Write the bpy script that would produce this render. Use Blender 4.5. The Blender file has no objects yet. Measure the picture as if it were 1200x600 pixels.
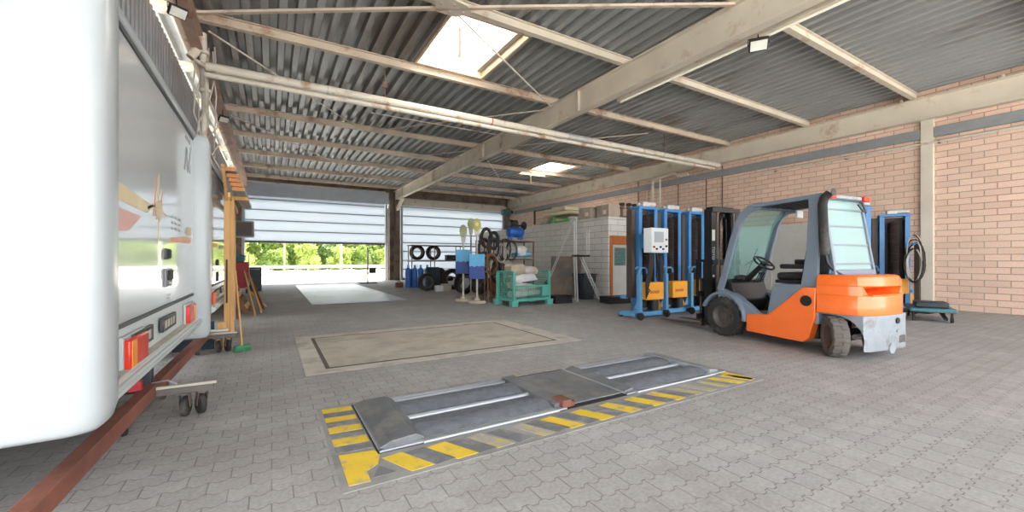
import bpy, bmesh, math, random
from mathutils import Vector, Matrix
random.seed(7)
PI = math.pi
C = bpy.context.scene.collection
R = math.radians

# ------------------------------------------------------------------ materials
def lin(c):
    c = c / 255.0
    return c / 12.92 if c <= 0.04045 else ((c + 0.055) / 1.055) ** 2.4
def col(rgb, k=1.0):
    return (lin(rgb[0]) * k, lin(rgb[1]) * k, lin(rgb[2]) * k, 1.0)
MATS = {}
def new_mat(name):
    m = bpy.data.materials.new(name); m.use_nodes = True
    nt = m.node_tree; b = nt.nodes['Principled BSDF']
    return m, nt, b
def mat(name, rgb, rough=0.6, metal=0.0, var=0.12, scale=4.0, bump=0.0, dirt=None, dirt_amt=0.5, dirt_scale=2.0, coat=0.0, stretch=None, spec=0.5):
    m, nt, b = new_mat(name)
    N, L = nt.nodes, nt.links
    tc = N.new('ShaderNodeTexCoord')
    src = tc.outputs['Object']
    if stretch:
        mp = N.new('ShaderNodeMapping'); mp.inputs['Scale'].default_value = stretch
        L.new(src, mp.inputs['Vector']); src = mp.outputs['Vector']
    nz = N.new('ShaderNodeTexNoise'); nz.inputs['Scale'].default_value = scale; nz.inputs['Detail'].default_value = 5
    L.new(src, nz.inputs['Vector'])
    rp = N.new('ShaderNodeValToRGB')
    rp.color_ramp.elements[0].position = 0.3; rp.color_ramp.elements[1].position = 0.72
    rp.color_ramp.elements[0].color = col(rgb, 1 - var); rp.color_ramp.elements[1].color = col(rgb, 1 + var * 0.6)
    L.new(nz.outputs['Fac'], rp.inputs['Fac'])
    out = rp.outputs['Color']
    if dirt:
        n2 = N.new('ShaderNodeTexNoise'); n2.inputs['Scale'].default_value = dirt_scale; n2.inputs['Detail'].default_value = 8
        n2.inputs['Roughness'].default_value = 0.65
        L.new(src, n2.inputs['Vector'])
        r2 = N.new('ShaderNodeValToRGB'); r2.color_ramp.elements[0].position = 0.62 - 0.3 * dirt_amt; r2.color_ramp.elements[1].position = 0.74 - 0.22 * dirt_amt
        L.new(n2.outputs['Fac'], r2.inputs['Fac'])
        mx = N.new('ShaderNodeMix'); mx.data_type = 'RGBA'
        L.new(r2.outputs['Color'], mx.inputs[0]); L.new(out, mx.inputs[6]); mx.inputs[7].default_value = col(dirt)
        out = mx.outputs[2]
    L.new(out, b.inputs['Base Color'])
    b.inputs['Roughness'].default_value = rough; b.inputs['Metallic'].default_value = metal
    b.inputs['Coat Weight'].default_value = coat; b.inputs['Specular IOR Level'].default_value = spec
    if bump:
        n3 = N.new('ShaderNodeTexNoise'); n3.inputs['Scale'].default_value = scale * 8; n3.inputs['Detail'].default_value = 4
        L.new(src, n3.inputs['Vector'])
        bp = N.new('ShaderNodeBump'); bp.inputs['Strength'].default_value = bump; bp.inputs['Distance'].default_value = 0.02
        L.new(n3.outputs['Fac'], bp.inputs['Height']); L.new(bp.outputs['Normal'], b.inputs['Normal'])
    MATS[name] = m
    return m
def emit(name, rgb, s):
    m, nt, b = new_mat(name)
    b.inputs['Base Color'].default_value = col(rgb); b.inputs['Emission Color'].default_value = col(rgb); b.inputs['Emission Strength'].default_value = s
    return m
def glass(name, rgb, alpha=0.35, rough=0.03):
    m, nt, b = new_mat(name)
    N, L = nt.nodes, nt.links
    b.inputs['Base Color'].default_value = col(rgb); b.inputs['Roughness'].default_value = rough
    tr = N.new('ShaderNodeBsdfTransparent'); tr.inputs['Color'].default_value = (0.86, 0.96, 0.94, 1)
    mx = N.new('ShaderNodeMixShader'); mx.inputs['Fac'].default_value = alpha
    L.new(tr.outputs[0], mx.inputs[1]); L.new(b.outputs[0], mx.inputs[2])
    L.new(mx.outputs[0], N['Material Output'].inputs['Surface'])
    return m
def translucent(name, rgb, fac=0.6):
    m, nt, b = new_mat(name)
    N, L = nt.nodes, nt.links
    b.inputs['Base Color'].default_value = col(rgb); b.inputs['Roughness'].default_value = 0.35
    t = N.new('ShaderNodeBsdfTranslucent'); t.inputs['Color'].default_value = col(rgb)
    mx = N.new('ShaderNodeMixShader'); mx.inputs['Fac'].default_value = fac
    L.new(b.outputs[0], mx.inputs[1]); L.new(t.outputs[0], mx.inputs[2])
    L.new(mx.outputs[0], N['Material Output'].inputs['Surface'])
    return m

def brick_mat(name, axes, bw, rh, mortar, c1, c2, cm, rough=0.85, zig=0.0, zigp=0.05, bump=0.5, stain=None, stain_amt=0.4, offset=0.5, white=None):
    """axes: which object-space axes run along and across the courses"""
    m, nt, b = new_mat(name)
    N, L = nt.nodes, nt.links
    tc = N.new('ShaderNodeTexCoord'); sp = N.new('ShaderNodeSeparateXYZ'); L.new(tc.outputs['Object'], sp.inputs[0])
    u = sp.outputs[axes[0]]; v = sp.outputs[axes[1]]
    if zig:
        pp = N.new('ShaderNodeMath'); pp.operation = 'PINGPONG'; pp.inputs[1].default_value = zigp; L.new(u, pp.inputs[0])
        sm = N.new('ShaderNodeMapRange'); sm.interpolation_type = 'SMOOTHSTEP'
        sm.inputs['From Min'].default_value = zigp * 0.25; sm.inputs['From Max'].default_value = zigp * 0.75
        sm.inputs['To Min'].default_value = 0; sm.inputs['To Max'].default_value = zig
        L.new(pp.outputs[0], sm.inputs['Value'])
        ad = N.new('ShaderNodeMath'); ad.operation = 'ADD'; L.new(v, ad.inputs[0]); L.new(sm.outputs[0], ad.inputs[1]); v = ad.outputs[0]
    cb = N.new('ShaderNodeCombineXYZ'); L.new(u, cb.inputs[0]); L.new(v, cb.inputs[1])
    br = N.new('ShaderNodeTexBrick'); L.new(cb.outputs[0], br.inputs['Vector'])
    br.inputs['Scale'].default_value = 1; br.inputs['Brick Width'].default_value = bw; br.inputs['Row Height'].default_value = rh
    br.inputs['Mortar Size'].default_value = mortar; br.inputs['Mortar Smooth'].default_value = 0.2; br.offset = offset
    br.inputs['Color1'].default_value = col(c1); br.inputs['Color2'].default_value = col(c2); br.inputs['Mortar'].default_value = col(cm)
    out = br.outputs['Color']
    nz = N.new('ShaderNodeTexNoise'); nz.inputs['Scale'].default_value = 0.55; nz.inputs['Detail'].default_value = 8; nz.inputs['Roughness'].default_value = 0.65
    L.new(tc.outputs['Object'], nz.inputs['Vector'])
    if stain:
        rp = N.new('ShaderNodeMapRange'); rp.inputs['From Min'].default_value = 0.42; rp.inputs['From Max'].default_value = 0.68
        rp.inputs['To Max'].default_value = stain_amt; L.new(nz.outputs['Fac'], rp.inputs['Value'])
        mx = N.new('ShaderNodeMix'); mx.data_type = 'RGBA'; L.new(rp.outputs[0], mx.inputs[0]); L.new(out, mx.inputs[6]); mx.inputs[7].default_value = col(stain)
        out = mx.outputs[2]
    if white:
        n4 = N.new('ShaderNodeTexNoise'); n4.inputs['Scale'].default_value = 1.7; n4.inputs['Detail'].default_value = 9; n4.inputs['Roughness'].default_value = 0.75
        L.new(tc.outputs['Object'], n4.inputs['Vector'])
        r4 = N.new('ShaderNodeMapRange'); r4.inputs['From Min'].default_value = 0.5; r4.inputs['From Max'].default_value = 0.75; r4.inputs['To Max'].default_value = 0.6
        L.new(n4.outputs['Fac'], r4.inputs['Value'])
        m4 = N.new('ShaderNodeMix'); m4.data_type = 'RGBA'; L.new(r4.outputs[0], m4.inputs[0]); L.new(out, m4.inputs[6]); m4.inputs[7].default_value = col(white)
        out = m4.outputs[2]
    fn = N.new('ShaderNodeTexNoise'); fn.inputs['Scale'].default_value = 45; fn.inputs['Detail'].default_value = 3; L.new(tc.outputs['Object'], fn.inputs['Vector'])
    fr = N.new('ShaderNodeMapRange'); fr.inputs['To Min'].default_value = 0.72; fr.inputs['To Max'].default_value = 1.28; L.new(fn.outputs['Fac'], fr.inputs['Value'])
    ml = N.new('ShaderNodeMix'); ml.data_type = 'RGBA'; ml.blend_type = 'MULTIPLY'; ml.inputs[0].default_value = 1
    L.new(out, ml.inputs[6]); L.new(fr.outputs[0], ml.inputs[7]); out = ml.outputs[2]
    L.new(out, b.inputs['Base Color']); b.inputs['Roughness'].default_value = rough
    sb = N.new('ShaderNodeMath'); sb.operation = 'SUBTRACT'; sb.inputs[0].default_value = 1; L.new(br.outputs['Fac'], sb.inputs[1])
    bp = N.new('ShaderNodeBump'); bp.inputs['Strength'].default_value = bump; bp.inputs['Distance'].default_value = 0.008
    L.new(sb.outputs[0], bp.inputs['Height']); L.new(bp.outputs['Normal'], b.inputs['Normal'])
    return m

M = {}
M['paver'] = brick_mat('paver', (0, 1), 0.21, 0.14, 0.0038, (166, 163, 161), (157, 154, 152), (118, 114, 110), 0.75, zig=0.022, zigp=0.0525,
                       bump=0.55, stain=(138, 130, 122), stain_amt=0.55, white=(190, 187, 184))
M['brick'] = brick_mat('brick', (1, 2), 0.42, 0.158, 0.011, (230, 198, 178), (214, 182, 162), (166, 142, 126), 0.9, stain=(216, 192, 170), stain_amt=0.5)
M['block_y'] = brick_mat('block_y', (1, 2), 0.62, 0.2, 0.008, (222, 220, 214), (212, 210, 204), (146, 142, 136), 0.85, stain=(204, 200, 192))
M['block_x'] = brick_mat('block_x', (0, 2), 0.62, 0.2, 0.008, (224, 222, 217), (214, 212, 206), (150, 146, 140), 0.85, stain=(206, 202, 194))
M['cream'] = mat('cream', (214, 204, 186), 0.6, var=0.1, scale=1.2, dirt=(170, 138, 110), dirt_amt=0.16, dirt_scale=1.6)
M['cream_rust'] = mat('cream_rust', (208, 192, 172), 0.7, var=0.14, scale=1.5, dirt=(160, 120, 96), dirt_amt=0.3, dirt_scale=1.8)
M['rust_pink'] = mat('rust_pink', (196, 164, 148), 0.75, var=0.15, dirt=(150, 104, 84), dirt_amt=0.3)
M['roof'] = mat('roof', (164, 167, 166), 0.5, metal=0.1, var=0.08, scale=1.0, stretch=(0.7, 0.2, 1), dirt=(122, 115, 108), dirt_amt=0.35, dirt_scale=1.1)
M['cladding'] = mat('cladding', (150, 154, 160), 0.5, metal=0.25, var=0.16, scale=2)
M['gate'] = translucent('gate', (196, 202, 208), 0.43)
M['gate_line'] = mat('gate_line', (120, 126, 134), 0.5)
M['gate_dark'] = mat('gate_dark', (84, 88, 84), 0.5)
M['grey_panel'] = mat('grey_panel', (168, 176, 186), 0.5, var=0.08)
M['grey'] = mat('grey', (140, 142, 144), 0.55)
M['steel_col'] = mat('steel_col', (128, 112, 98), 0.7, var=0.2, dirt=(92, 74, 62), dirt_amt=0.5)
M['concrete'] = mat('concrete', (184, 176, 162), 0.8, var=0.14, scale=2.2, bump=0.15, dirt=(160, 150, 138), dirt_amt=0.5, dirt_scale=1.6)
M['concrete2'] = mat('concrete2', (192, 186, 175), 0.8, var=0.12, scale=3, bump=0.15, dirt=(150, 143, 134), dirt_amt=0.4)
M['groove'] = mat('groove', (96, 88, 80), 0.8)
M['apron'] = mat('apron', (205, 203, 198), 0.85, var=0.06)
M['yard'] = mat('yard', (214, 212, 208), 0.85, var=0.08)  # lightened so the unseen yard throws more daylight deep into the hall
M['white_plate'] = mat('white_plate', (186, 192, 198), 0.4, metal=0.2, var=0.08, dirt=(168, 168, 168), dirt_amt=0.3)
M['verge'] = mat('verge', (120, 124, 70), 0.95, var=0.35, scale=1.5)
M['tester'] = mat('tester', (116, 118, 122), 0.5, metal=0.35, var=0.2, scale=5, bump=0.12, dirt=(136, 134, 130), dirt_amt=0.45, dirt_scale=4)
M['tester_light'] = mat('tester_light', (172, 176, 182), 0.35, metal=0.5, var=0.12)
M['roller'] = mat('roller', (110, 113, 120), 0.7, metal=0.1, var=0.25, scale=14, bump=0.6)
M['border'] = mat('border', (150, 148, 144), 0.75, var=0.14, scale=3, dirt=(128, 126, 122), dirt_amt=0.5)
M['stripe_grey'] = mat('stripe_grey', (112, 112, 114), 0.75, var=0.12, dirt=(140, 138, 134), dirt_amt=0.5, dirt_scale=6)
M['yellow_worn'] = mat('yellow_worn', (226, 190, 52), 0.6, var=0.1, dirt=(160, 152, 130), dirt_amt=0.3, dirt_scale=9)
M['yellow_faded'] = mat('yellow_faded', (206, 182, 84), 0.65, var=0.1, dirt=(158, 154, 146), dirt_amt=0.9, dirt_scale=8)
M['dark'] = mat('dark', (38, 36, 36), 0.6)
M['black'] = mat('black', (26, 26, 28), 0.45)
M['rubber'] = mat('rubber', (46, 44, 42), 0.85, var=0.25, scale=9, dirt=(92, 86, 80), dirt_amt=0.35)
M['rubber_dusty'] = mat('rubber_dusty', (104, 98, 92), 0.9, var=0.2, scale=9, dirt=(70, 66, 62), dirt_amt=0.4)
M['rim'] = mat('rim', (88, 82, 78), 0.6, metal=0.3, var=0.2, dirt=(62, 54, 50), dirt_amt=0.5)
M['rim_rust'] = mat('rim_rust', (84, 66, 56), 0.7, var=0.25)
M['orange'] = mat('orange', (244, 112, 38), 0.32, var=0.05, coat=0.3)
M['lift_grey'] = mat('lift_grey', (116, 128, 142), 0.42, var=0.07, scale=3)
M['ballast_grey'] = mat('ballast_grey', (146, 152, 158), 0.6, var=0.14, scale=5, bump=0.15, dirt=(120, 118, 114), dirt_amt=0.35, dirt_scale=5)
M['seat_black'] = mat('seat_black', (32, 32, 34), 0.6)
M['mast_black'] = mat('mast_black', (34, 36, 38), 0.4, metal=0.3)
M['glass'] = glass('glass', (150, 190, 186), 0.3)
M['glass_rear'] = glass('glass_rear', (178, 206, 204), 0.55)
M['blue'] = mat('blue', (58, 122, 178), 0.45, var=0.1)
M['blue_base'] = mat('blue_base', (88, 148, 192), 0.5, var=0.12)
M['bellows'] = mat('bellows', (58, 48, 44), 0.7, var=0.2)
M['brown_panel'] = mat('brown_panel', (70, 58, 52), 0.6, var=0.2)
M['amber'] = mat('amber', (240, 164, 44), 0.45, var=0.07)
M['motor'] = mat('motor', (190, 188, 184), 0.5, metal=0.2, dirt=(140, 128, 116), dirt_amt=0.4)
M['white_box'] = mat('white_box', (222, 226, 228), 0.45, var=0.03)
M['body_white'] = mat('body_white', (206, 210, 212), 0.12, var=0.04, scale=1.2, coat=0.6)
M['body_pillar'] = mat('body_pillar', (176, 182, 184), 0.3, var=0.03)
M['body_bump'] = mat('body_bump', (208, 216, 216), 0.35, var=0.04)
M['ledge'] = mat('ledge', (188, 182, 168), 0.6)
M['rubber_seal'] = mat('rubber_seal', (84, 86, 88), 0.6)
M['lamp_red'] = mat('lamp_red', (214, 54, 36), 0.25, var=0.08)
M['lamp_orange'] = mat('lamp_orange', (244, 148, 44), 0.25, var=0.08)
M['num_plate'] = mat('num_plate', (62, 64, 66), 0.4)
M['decal_yellow'] = mat('decal_yellow', (222, 202, 158), 0.35)
M['decal_red'] = mat('decal_red', (218, 164, 152), 0.35)
M['decal_orange'] = mat('decal_orange', (222, 150, 112), 0.35)
M['decal_grey'] = mat('decal_grey', (150, 152, 156), 0.35)
M['decal_tan'] = mat('decal_tan', (212, 186, 144), 0.35)
M['rust_frame'] = mat('rust_frame', (134, 82, 66), 0.75, var=0.2, dirt=(100, 62, 50), dirt_amt=0.4)
M['steel_bar'] = mat('steel_bar', (108, 104, 100), 0.6, metal=0.2, dirt=(120, 90, 70), dirt_amt=0.4)
M['wood'] = mat('wood', (214, 166, 106), 0.65, var=0.14, scale=3, stretch=(6, 6, 0.6))
M['wood_grey'] = mat('wood_grey', (178, 172, 164), 0.7, var=0.16, scale=4, stretch=(6, 0.6, 6))
M['wood_end'] = mat('wood_end', (206, 140, 84), 0.7, var=0.2, scale=5, stretch=(6, 0.6, 6))
M['wood_dark'] = mat('wood_dark', (130, 90, 58), 0.75, var=0.25, stretch=(4, 4, 0.6))
M['door_wood'] = mat('door_wood', (188, 108, 48), 0.55, var=0.14, scale=3, stretch=(6, 6, 0.6))
M['green'] = mat('green', (58, 130, 88), 0.6)
M['mesh_green'] = mat('mesh_green', (92, 176, 160), 0.55, var=0.14)
M['sack'] = mat('sack', (214, 206, 200), 0.8, var=0.12, scale=5, bump=0.3, dirt=(196, 168, 160), dirt_amt=0.3)
M['sack_tan'] = mat('sack_tan', (186, 170, 150), 0.85, var=0.14, scale=5, bump=0.3)
M['sack_white'] = mat('sack_white', (226, 226, 226), 0.7, var=0.08, bump=0.2)
M['sack_blue'] = mat('sack_blue', (120, 178, 206), 0.7, var=0.08, bump=0.2)
M['red'] = mat('red', (172, 34, 40), 0.45)
M['navy'] = mat('navy', (26, 62, 140), 0.45, var=0.1)
M['sky_board'] = mat('sky_board', (92, 170, 218), 0.5, var=0.08)
M['bottle_blue'] = mat('bottle_blue', (54, 118, 206), 0.4, var=0.12)
M['comp_blue'] = mat('comp_blue', (38, 96, 176), 0.4)
M['tarp_dark'] = mat('tarp_dark', (36, 56, 66), 0.6, var=0.25)
M['disc_yellow'] = mat('disc_yellow', (176, 170, 84), 0.5, var=0.1)
M['disc_pale'] = mat('disc_pale', (160, 170, 138), 0.5, var=0.1)
M['pole_grey'] = mat('pole_grey', (182, 178, 170), 0.5, metal=0.2)
M['stone'] = mat('stone', (196, 182, 162), 0.8, var=0.12)
M['pipe_rust'] = mat('pipe_rust', (112, 84, 74), 0.7, var=0.2)
M['hose'] = mat('hose', (40, 38, 38), 0.55)
M['cable_grey'] = mat('cable_grey', (192, 184, 172), 0.6, var=0.1)
M['strap_brown'] = mat('strap_brown', (132, 94, 62), 0.75, var=0.2)
M['plate_brown'] = mat('plate_brown', (124, 106, 92), 0.6, metal=0.2, var=0.2, scale=2, dirt=(92, 88, 84), dirt_amt=0.6, dirt_scale=2.2)
M['alu'] = mat('alu', (196, 196, 194), 0.4, metal=0.4)
M['bin_dark'] = mat('bin_dark', (44, 52, 58), 0.5)
M['tray'] = mat('tray', (36, 34, 34), 0.6)
M['carton'] = mat('carton', (176, 160, 144), 0.8, var=0.14, scale=3)
M['hub'] = mat('hub', (112, 92, 78), 0.7, var=0.25)
M['foam'] = mat('foam', (216, 204, 172), 0.85, var=0.1)
M['lime'] = mat('lime', (96, 172, 96), 0.55)
M['wood_frame'] = mat('wood_frame', (224, 194, 160), 0.7, var=0.08)
M['skylight'] = translucent('skylight', (250, 250, 250), 0.85)
M['tube_white'] = emit('tube_white', (226, 220, 204), 0.06)
M['lamp_glass'] = mat('lamp_glass', (214, 214, 206), 0.2)
M['pipe_white'] = mat('pipe_white', (212, 204, 190), 0.5, var=0.1, scale=1.5, dirt=(160, 124, 96), dirt_amt=0.22, dirt_scale=2.5)
M['sleeve'] = mat('sleeve', (190, 190, 186), 0.4, metal=0.3)
M['red_ring'] = mat('red_ring', (186, 92, 70), 0.6)
M['white_letter'] = mat('white_letter', (206, 206, 204), 0.5, var=0.02)
M['sticker'] = mat('sticker', (224, 220, 210), 0.5, var=0.05)
M['teal'] = mat('teal', (70, 116, 124), 0.5)
M['pole_white'] = mat('pole_white', (226, 226, 222), 0.5)
M['cab_white'] = mat('cab_white', (206, 206, 200), 0.5, var=0.06)

def leaf_mat(name, a, b_):
    m, nt, b = new_mat(name)
    N, L = nt.nodes, nt.links
    tc = N.new('ShaderNodeTexCoord'); nz = N.new('ShaderNodeTexNoise'); nz.inputs['Scale'].default_value = 1.3; nz.inputs['Detail'].default_value = 6
    L.new(tc.outputs['Object'], nz.inputs['Vector'])
    rp = N.new('ShaderNodeValToRGB'); rp.color_ramp.elements[0].position = 0.35; rp.color_ramp.elements[1].position = 0.65
    rp.color_ramp.elements[0].color = col(a); rp.color_ramp.elements[1].color = col(b_)
    L.new(nz.outputs['Fac'], rp.inputs['Fac']); L.new(rp.outputs['Color'], b.inputs['Base Color']); b.inputs['Roughness'].default_value = 0.6
    t = N.new('ShaderNodeBsdfTranslucent'); L.new(rp.outputs['Color'], t.inputs['Color'])
    mx = N.new('ShaderNodeMixShader'); mx.inputs['Fac'].default_value = 0.35
    L.new(b.outputs[0], mx.inputs[1]); L.new(t.outputs[0], mx.inputs[2]); L.new(mx.outputs[0], N['Material Output'].inputs['Surface'])
    return m
M['leaf_a'] = leaf_mat('leaf_a', (92, 116, 50), (140, 160, 74))
M['leaf_b'] = leaf_mat('leaf_b', (116, 136, 54), (168, 182, 92))
M['leaf_c'] = leaf_mat('leaf_c', (78, 104, 50), (116, 140, 70))

# ------------------------------------------------------------------ mesh builder
class MB:
    def __init__(s): s.v = []; s.f = []; s.X = None
    def add(s, vs, fs):
        b = len(s.v)
        for p in vs:
            p = Vector(p)
            if s.X is not None: p = s.X @ p
            s.v.append(tuple(p))
        s.f += [tuple(i + b for i in f) for f in fs]; return s
    def box(s, x0, x1, y0, y1, z0, z1):
        return s.add([(x0, y0, z0), (x1, y0, z0), (x1, y1, z0), (x0, y1, z0), (x0, y0, z1), (x1, y0, z1), (x1, y1, z1), (x0, y1, z1)],
                     [(0, 3, 2, 1), (4, 5, 6, 7), (0, 1, 5, 4), (1, 2, 6, 5), (2, 3, 7, 6), (3, 0, 4, 7)])
    def bar(s, p0, p1, w, h=None, up=(0, 0, 1)):
        h = h or w; p0, p1 = Vector(p0), Vector(p1); d = (p1 - p0).normalized(); up = Vector(up)
        a = d.cross(up)
        if a.length < 1e-3: a = d.cross(Vector((0, 1, 0)))
        a.normalize(); b = a.cross(d).normalized(); a *= w / 2; b *= h / 2
        vs = [p0 - a - b, p0 + a - b, p0 + a + b, p0 - a + b, p1 - a - b, p1 + a - b, p1 + a + b, p1 - a + b]
        return s.add(vs, [(0, 3, 2, 1), (4, 5, 6, 7), (0, 1, 5, 4), (1, 2, 6, 5), (2, 3, 7, 6), (3, 0, 4, 7)])
    def cyl(s, p0, p1, r0, r1=None, n=16):
        r1 = r0 if r1 is None else r1
        p0, p1 = Vector(p0), Vector(p1); d = (p1 - p0).normalized()
        a = d.cross(Vector((0, 0, 1)))
        if a.length < 1e-3: a = Vector((1, 0, 0))
        a.normalize(); b = d.cross(a)
        vs = []
        for p, r in ((p0, r0), (p1, r1)):
            for i in range(n):
                t = 2 * PI * i / n; vs.append(p + a * (r * math.cos(t)) + b * (r * math.sin(t)))
        fs = [(i, (i + 1) % n, n + (i + 1) % n, n + i) for i in range(n)] + [tuple(range(n - 1, -1, -1)), tuple(range(n, 2 * n))]
        return s.add(vs, fs)
    def tube(s, pts, r, n=8, closed=False):
        pts = [Vector(p) for p in pts]; m = len(pts); vs = []; prev = None
        for i, p in enumerate(pts):
            if closed: d = pts[(i + 1) % m] - pts[i - 1]
            else: d = pts[min(i + 1, m - 1)] - pts[max(i - 1, 0)]
            d.normalize()
            if prev is None:
                a = d.cross(Vector((0, 0, 1)))
                if a.length < 1e-2: a = d.cross(Vector((0, 1, 0)))
            else: a = prev - d * prev.dot(d)
            a.normalize(); prev = a; b = d.cross(a)
            for k in range(n):
                t = 2 * PI * k / n; vs.append(p + a * (r * math.cos(t)) + b * (r * math.sin(t)))
        fs = []
        for i in range(m if closed else m - 1):
            j = (i + 1) % m
            for k in range(n): fs.append((i * n + k, i * n + (k + 1) % n, j * n + (k + 1) % n, j * n + k))
        if not closed: fs += [tuple(range(n - 1, -1, -1)), tuple(range((m - 1) * n, m * n))]
        return s.add(vs, fs)
    def lathe(s, prof, n=28, axis='z', o=(0, 0, 0)):
        """prof: closed or open list of (r, h)"""
        vs = []; o = Vector(o)
        for r, h in prof:
            for k in range(n):
                t = 2 * PI * k / n; c, q = r * math.cos(t), r * math.sin(t)
                vs.append(o + Vector({'z': (c, q, h), 'x': (h, c, q), 'y': (c, h, q)}[axis]))
        fs = []; m = len(prof)
        for i in range(m - 1):
            for k in range(n): fs.append((i * n + k, i * n + (k + 1) % n, (i + 1) * n + (k + 1) % n, (i + 1) * n + k))
        if prof[0][0] > 1e-4 and prof[0] != prof[-1]: fs.append(tuple(range(n)))
        if prof[-1][0] > 1e-4 and prof[0] != prof[-1]: fs.append(tuple(range((m - 1) * n, m * n)))
        return s.add(vs, fs)
    def prism(s, poly, axis, a, b):
        n = len(poly); vs = []
        for h in (a, b):
            for p, q in poly: vs.append({'x': (h, p, q), 'y': (p, h, q), 'z': (p, q, h)}[axis])
        fs = [(i, (i + 1) % n, n + (i + 1) % n, n + i) for i in range(n)] + [tuple(range(n - 1, -1, -1)), tuple(range(n, 2 * n))]
        return s.add(vs, fs)
    def loft(s, rings):
        n = len(rings[0]); vs = [p for r in rings for p in r]; fs = []
        for i in range(len(rings) - 1):
            for k in range(n): fs.append((i * n + k, i * n + (k + 1) % n, (i + 1) * n + (k + 1) % n, (i + 1) * n + k))
        fs += [tuple(range(n - 1, -1, -1)), tuple(range((len(rings) - 1) * n, len(rings) * n))]
        return s.add(vs, fs)
    def quad(s, pts): return s.add(pts, [tuple(range(len(pts)))])
    def blob(s, c, rad, amp=0.12, nu=18, nv=12, seed=0, p=0.6):
        rn = random.Random(seed); ph = [rn.uniform(0, 6.28) for _ in range(6)]; vs = []; c = Vector(c)
        sg = lambda x: math.copysign(abs(x) ** p, x)
        for i in range(nv + 1):
            th = PI * i / nv
            for k in range(nu):
                f = 2 * PI * k / nu
                q = 1 + amp * (math.sin(3 * f + ph[0]) * math.sin(2 * th + ph[1]) + 0.6 * math.sin(5 * f + ph[2] + 3 * th) + 0.4 * math.sin(7 * th + ph[3] + f * 2))
                vs.append(c + Vector((rad[0] * sg(math.sin(th)) * sg(math.cos(f)) * q, rad[1] * sg(math.sin(th)) * sg(math.sin(f)) * q, rad[2] * sg(math.cos(th)) * (1 + (q - 1) * 0.5))))
        fs = [(i * nu + k, i * nu + (k + 1) % nu, (i + 1) * nu + (k + 1) % nu, (i + 1) * nu + k) for i in range(nv) for k in range(nu)]
        return s.add(vs, fs)
    def build(s, name, m, parent=None, bevel=0.0, smooth=True, seg=2, ang=35):
        me = bpy.data.meshes.new(name); me.from_pydata(s.v, [], s.f)
        bm = bmesh.new(); bm.from_mesh(me)
        bmesh.ops.remove_doubles(bm, verts=bm.verts, dist=1e-5)
        bmesh.ops.recalc_face_normals(bm, faces=bm.faces); bm.to_mesh(me); bm.free()
        me.materials.append(m if not isinstance(m, str) else M[m])
        if smooth:
            for p in me.polygons: p.use_smooth = True
            me.set_sharp_from_angle(angle=R(ang))
        o = bpy.data.objects.new(name, me); C.objects.link(o)
        if parent is not None: o.parent = parent
        if bevel:
            bv = o.modifiers.new('bevel', 'BEVEL'); bv.width = bevel; bv.segments = seg; bv.limit_method = 'ANGLE'; bv.angle_limit = R(40)
        return o
def rot(axis, deg, at=(0, 0, 0)):
    return Matrix.Translation(at) @ Matrix.Rotation(R(deg), 4, axis)
def tag(o, label, cat, group=None):
    o['label'] = label; o['category'] = cat
    if group: o['group'] = group
    return o
def thing(name, label, cat, loc=(0, 0, 0), rz=0, group=None):
    o = bpy.data.objects.new(name, None); C.objects.link(o); o.location = loc; o.rotation_euler = (0, 0, R(rz)); o.empty_display_size = 0.1
    return tag(o, label, cat, group)
def struct(o, label=None):
    o['kind'] = 'structure'
    if label: o['label'] = label
    return o
def children(o): return [c for c in bpy.data.objects if c.parent == o]
def dup(root, loc, rz=None, label=None, drop=()):
    ch = {}
    for c in bpy.data.objects:
        if c.parent is not None: ch.setdefault(c.parent.name, []).append(c)
    def cp(o, parent):
        n = o.copy(); C.objects.link(n)
        if parent is not None: n.parent = parent
        for c in ch.get(o.name, []):
            if c.name.split('.')[0] not in drop: cp(c, n)
        return n
    n = cp(root, None); n.location = loc
    if rz is not None: n.rotation_euler[2] = R(rz)
    if label: n['label'] = label
    return n
def text_mesh(name, txt, size, m, parent, mtx, ext=0.001):
    cu = bpy.data.curves.new(name, 'FONT'); cu.body = txt; cu.size = size; cu.extrude = ext; cu.align_x = 'CENTER'; cu.align_y = 'CENTER'
    tmp = bpy.data.objects.new('tmp_text', cu); C.objects.link(tmp)
    dg = bpy.context.evaluated_depsgraph_get(); me = bpy.data.meshes.new_from_object(tmp.evaluated_get(dg))
    bpy.data.objects.remove(tmp); bpy.data.curves.remove(cu)
    me.transform(mtx); me.materials.clear(); me.materials.append(M[m]); me.name = name
    o = bpy.data.objects.new(name, me); C.objects.link(o); o.parent = parent
    return o
def arc(cx, cy, r, a0, a1, n=8):
    return [(cx + r * math.cos(R(a0 + (a1 - a0) * i / n)), cy + r * math.sin(R(a0 + (a1 - a0) * i / n))) for i in range(n + 1)]
def sag(p0, p1, drop, n=12):
    p0, p1 = Vector(p0), Vector(p1)
    return [p0.lerp(p1, i / n) + Vector((0, 0, -drop * 4 * (i / n) * (1 - i / n))) for i in range(n + 1)]

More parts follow.
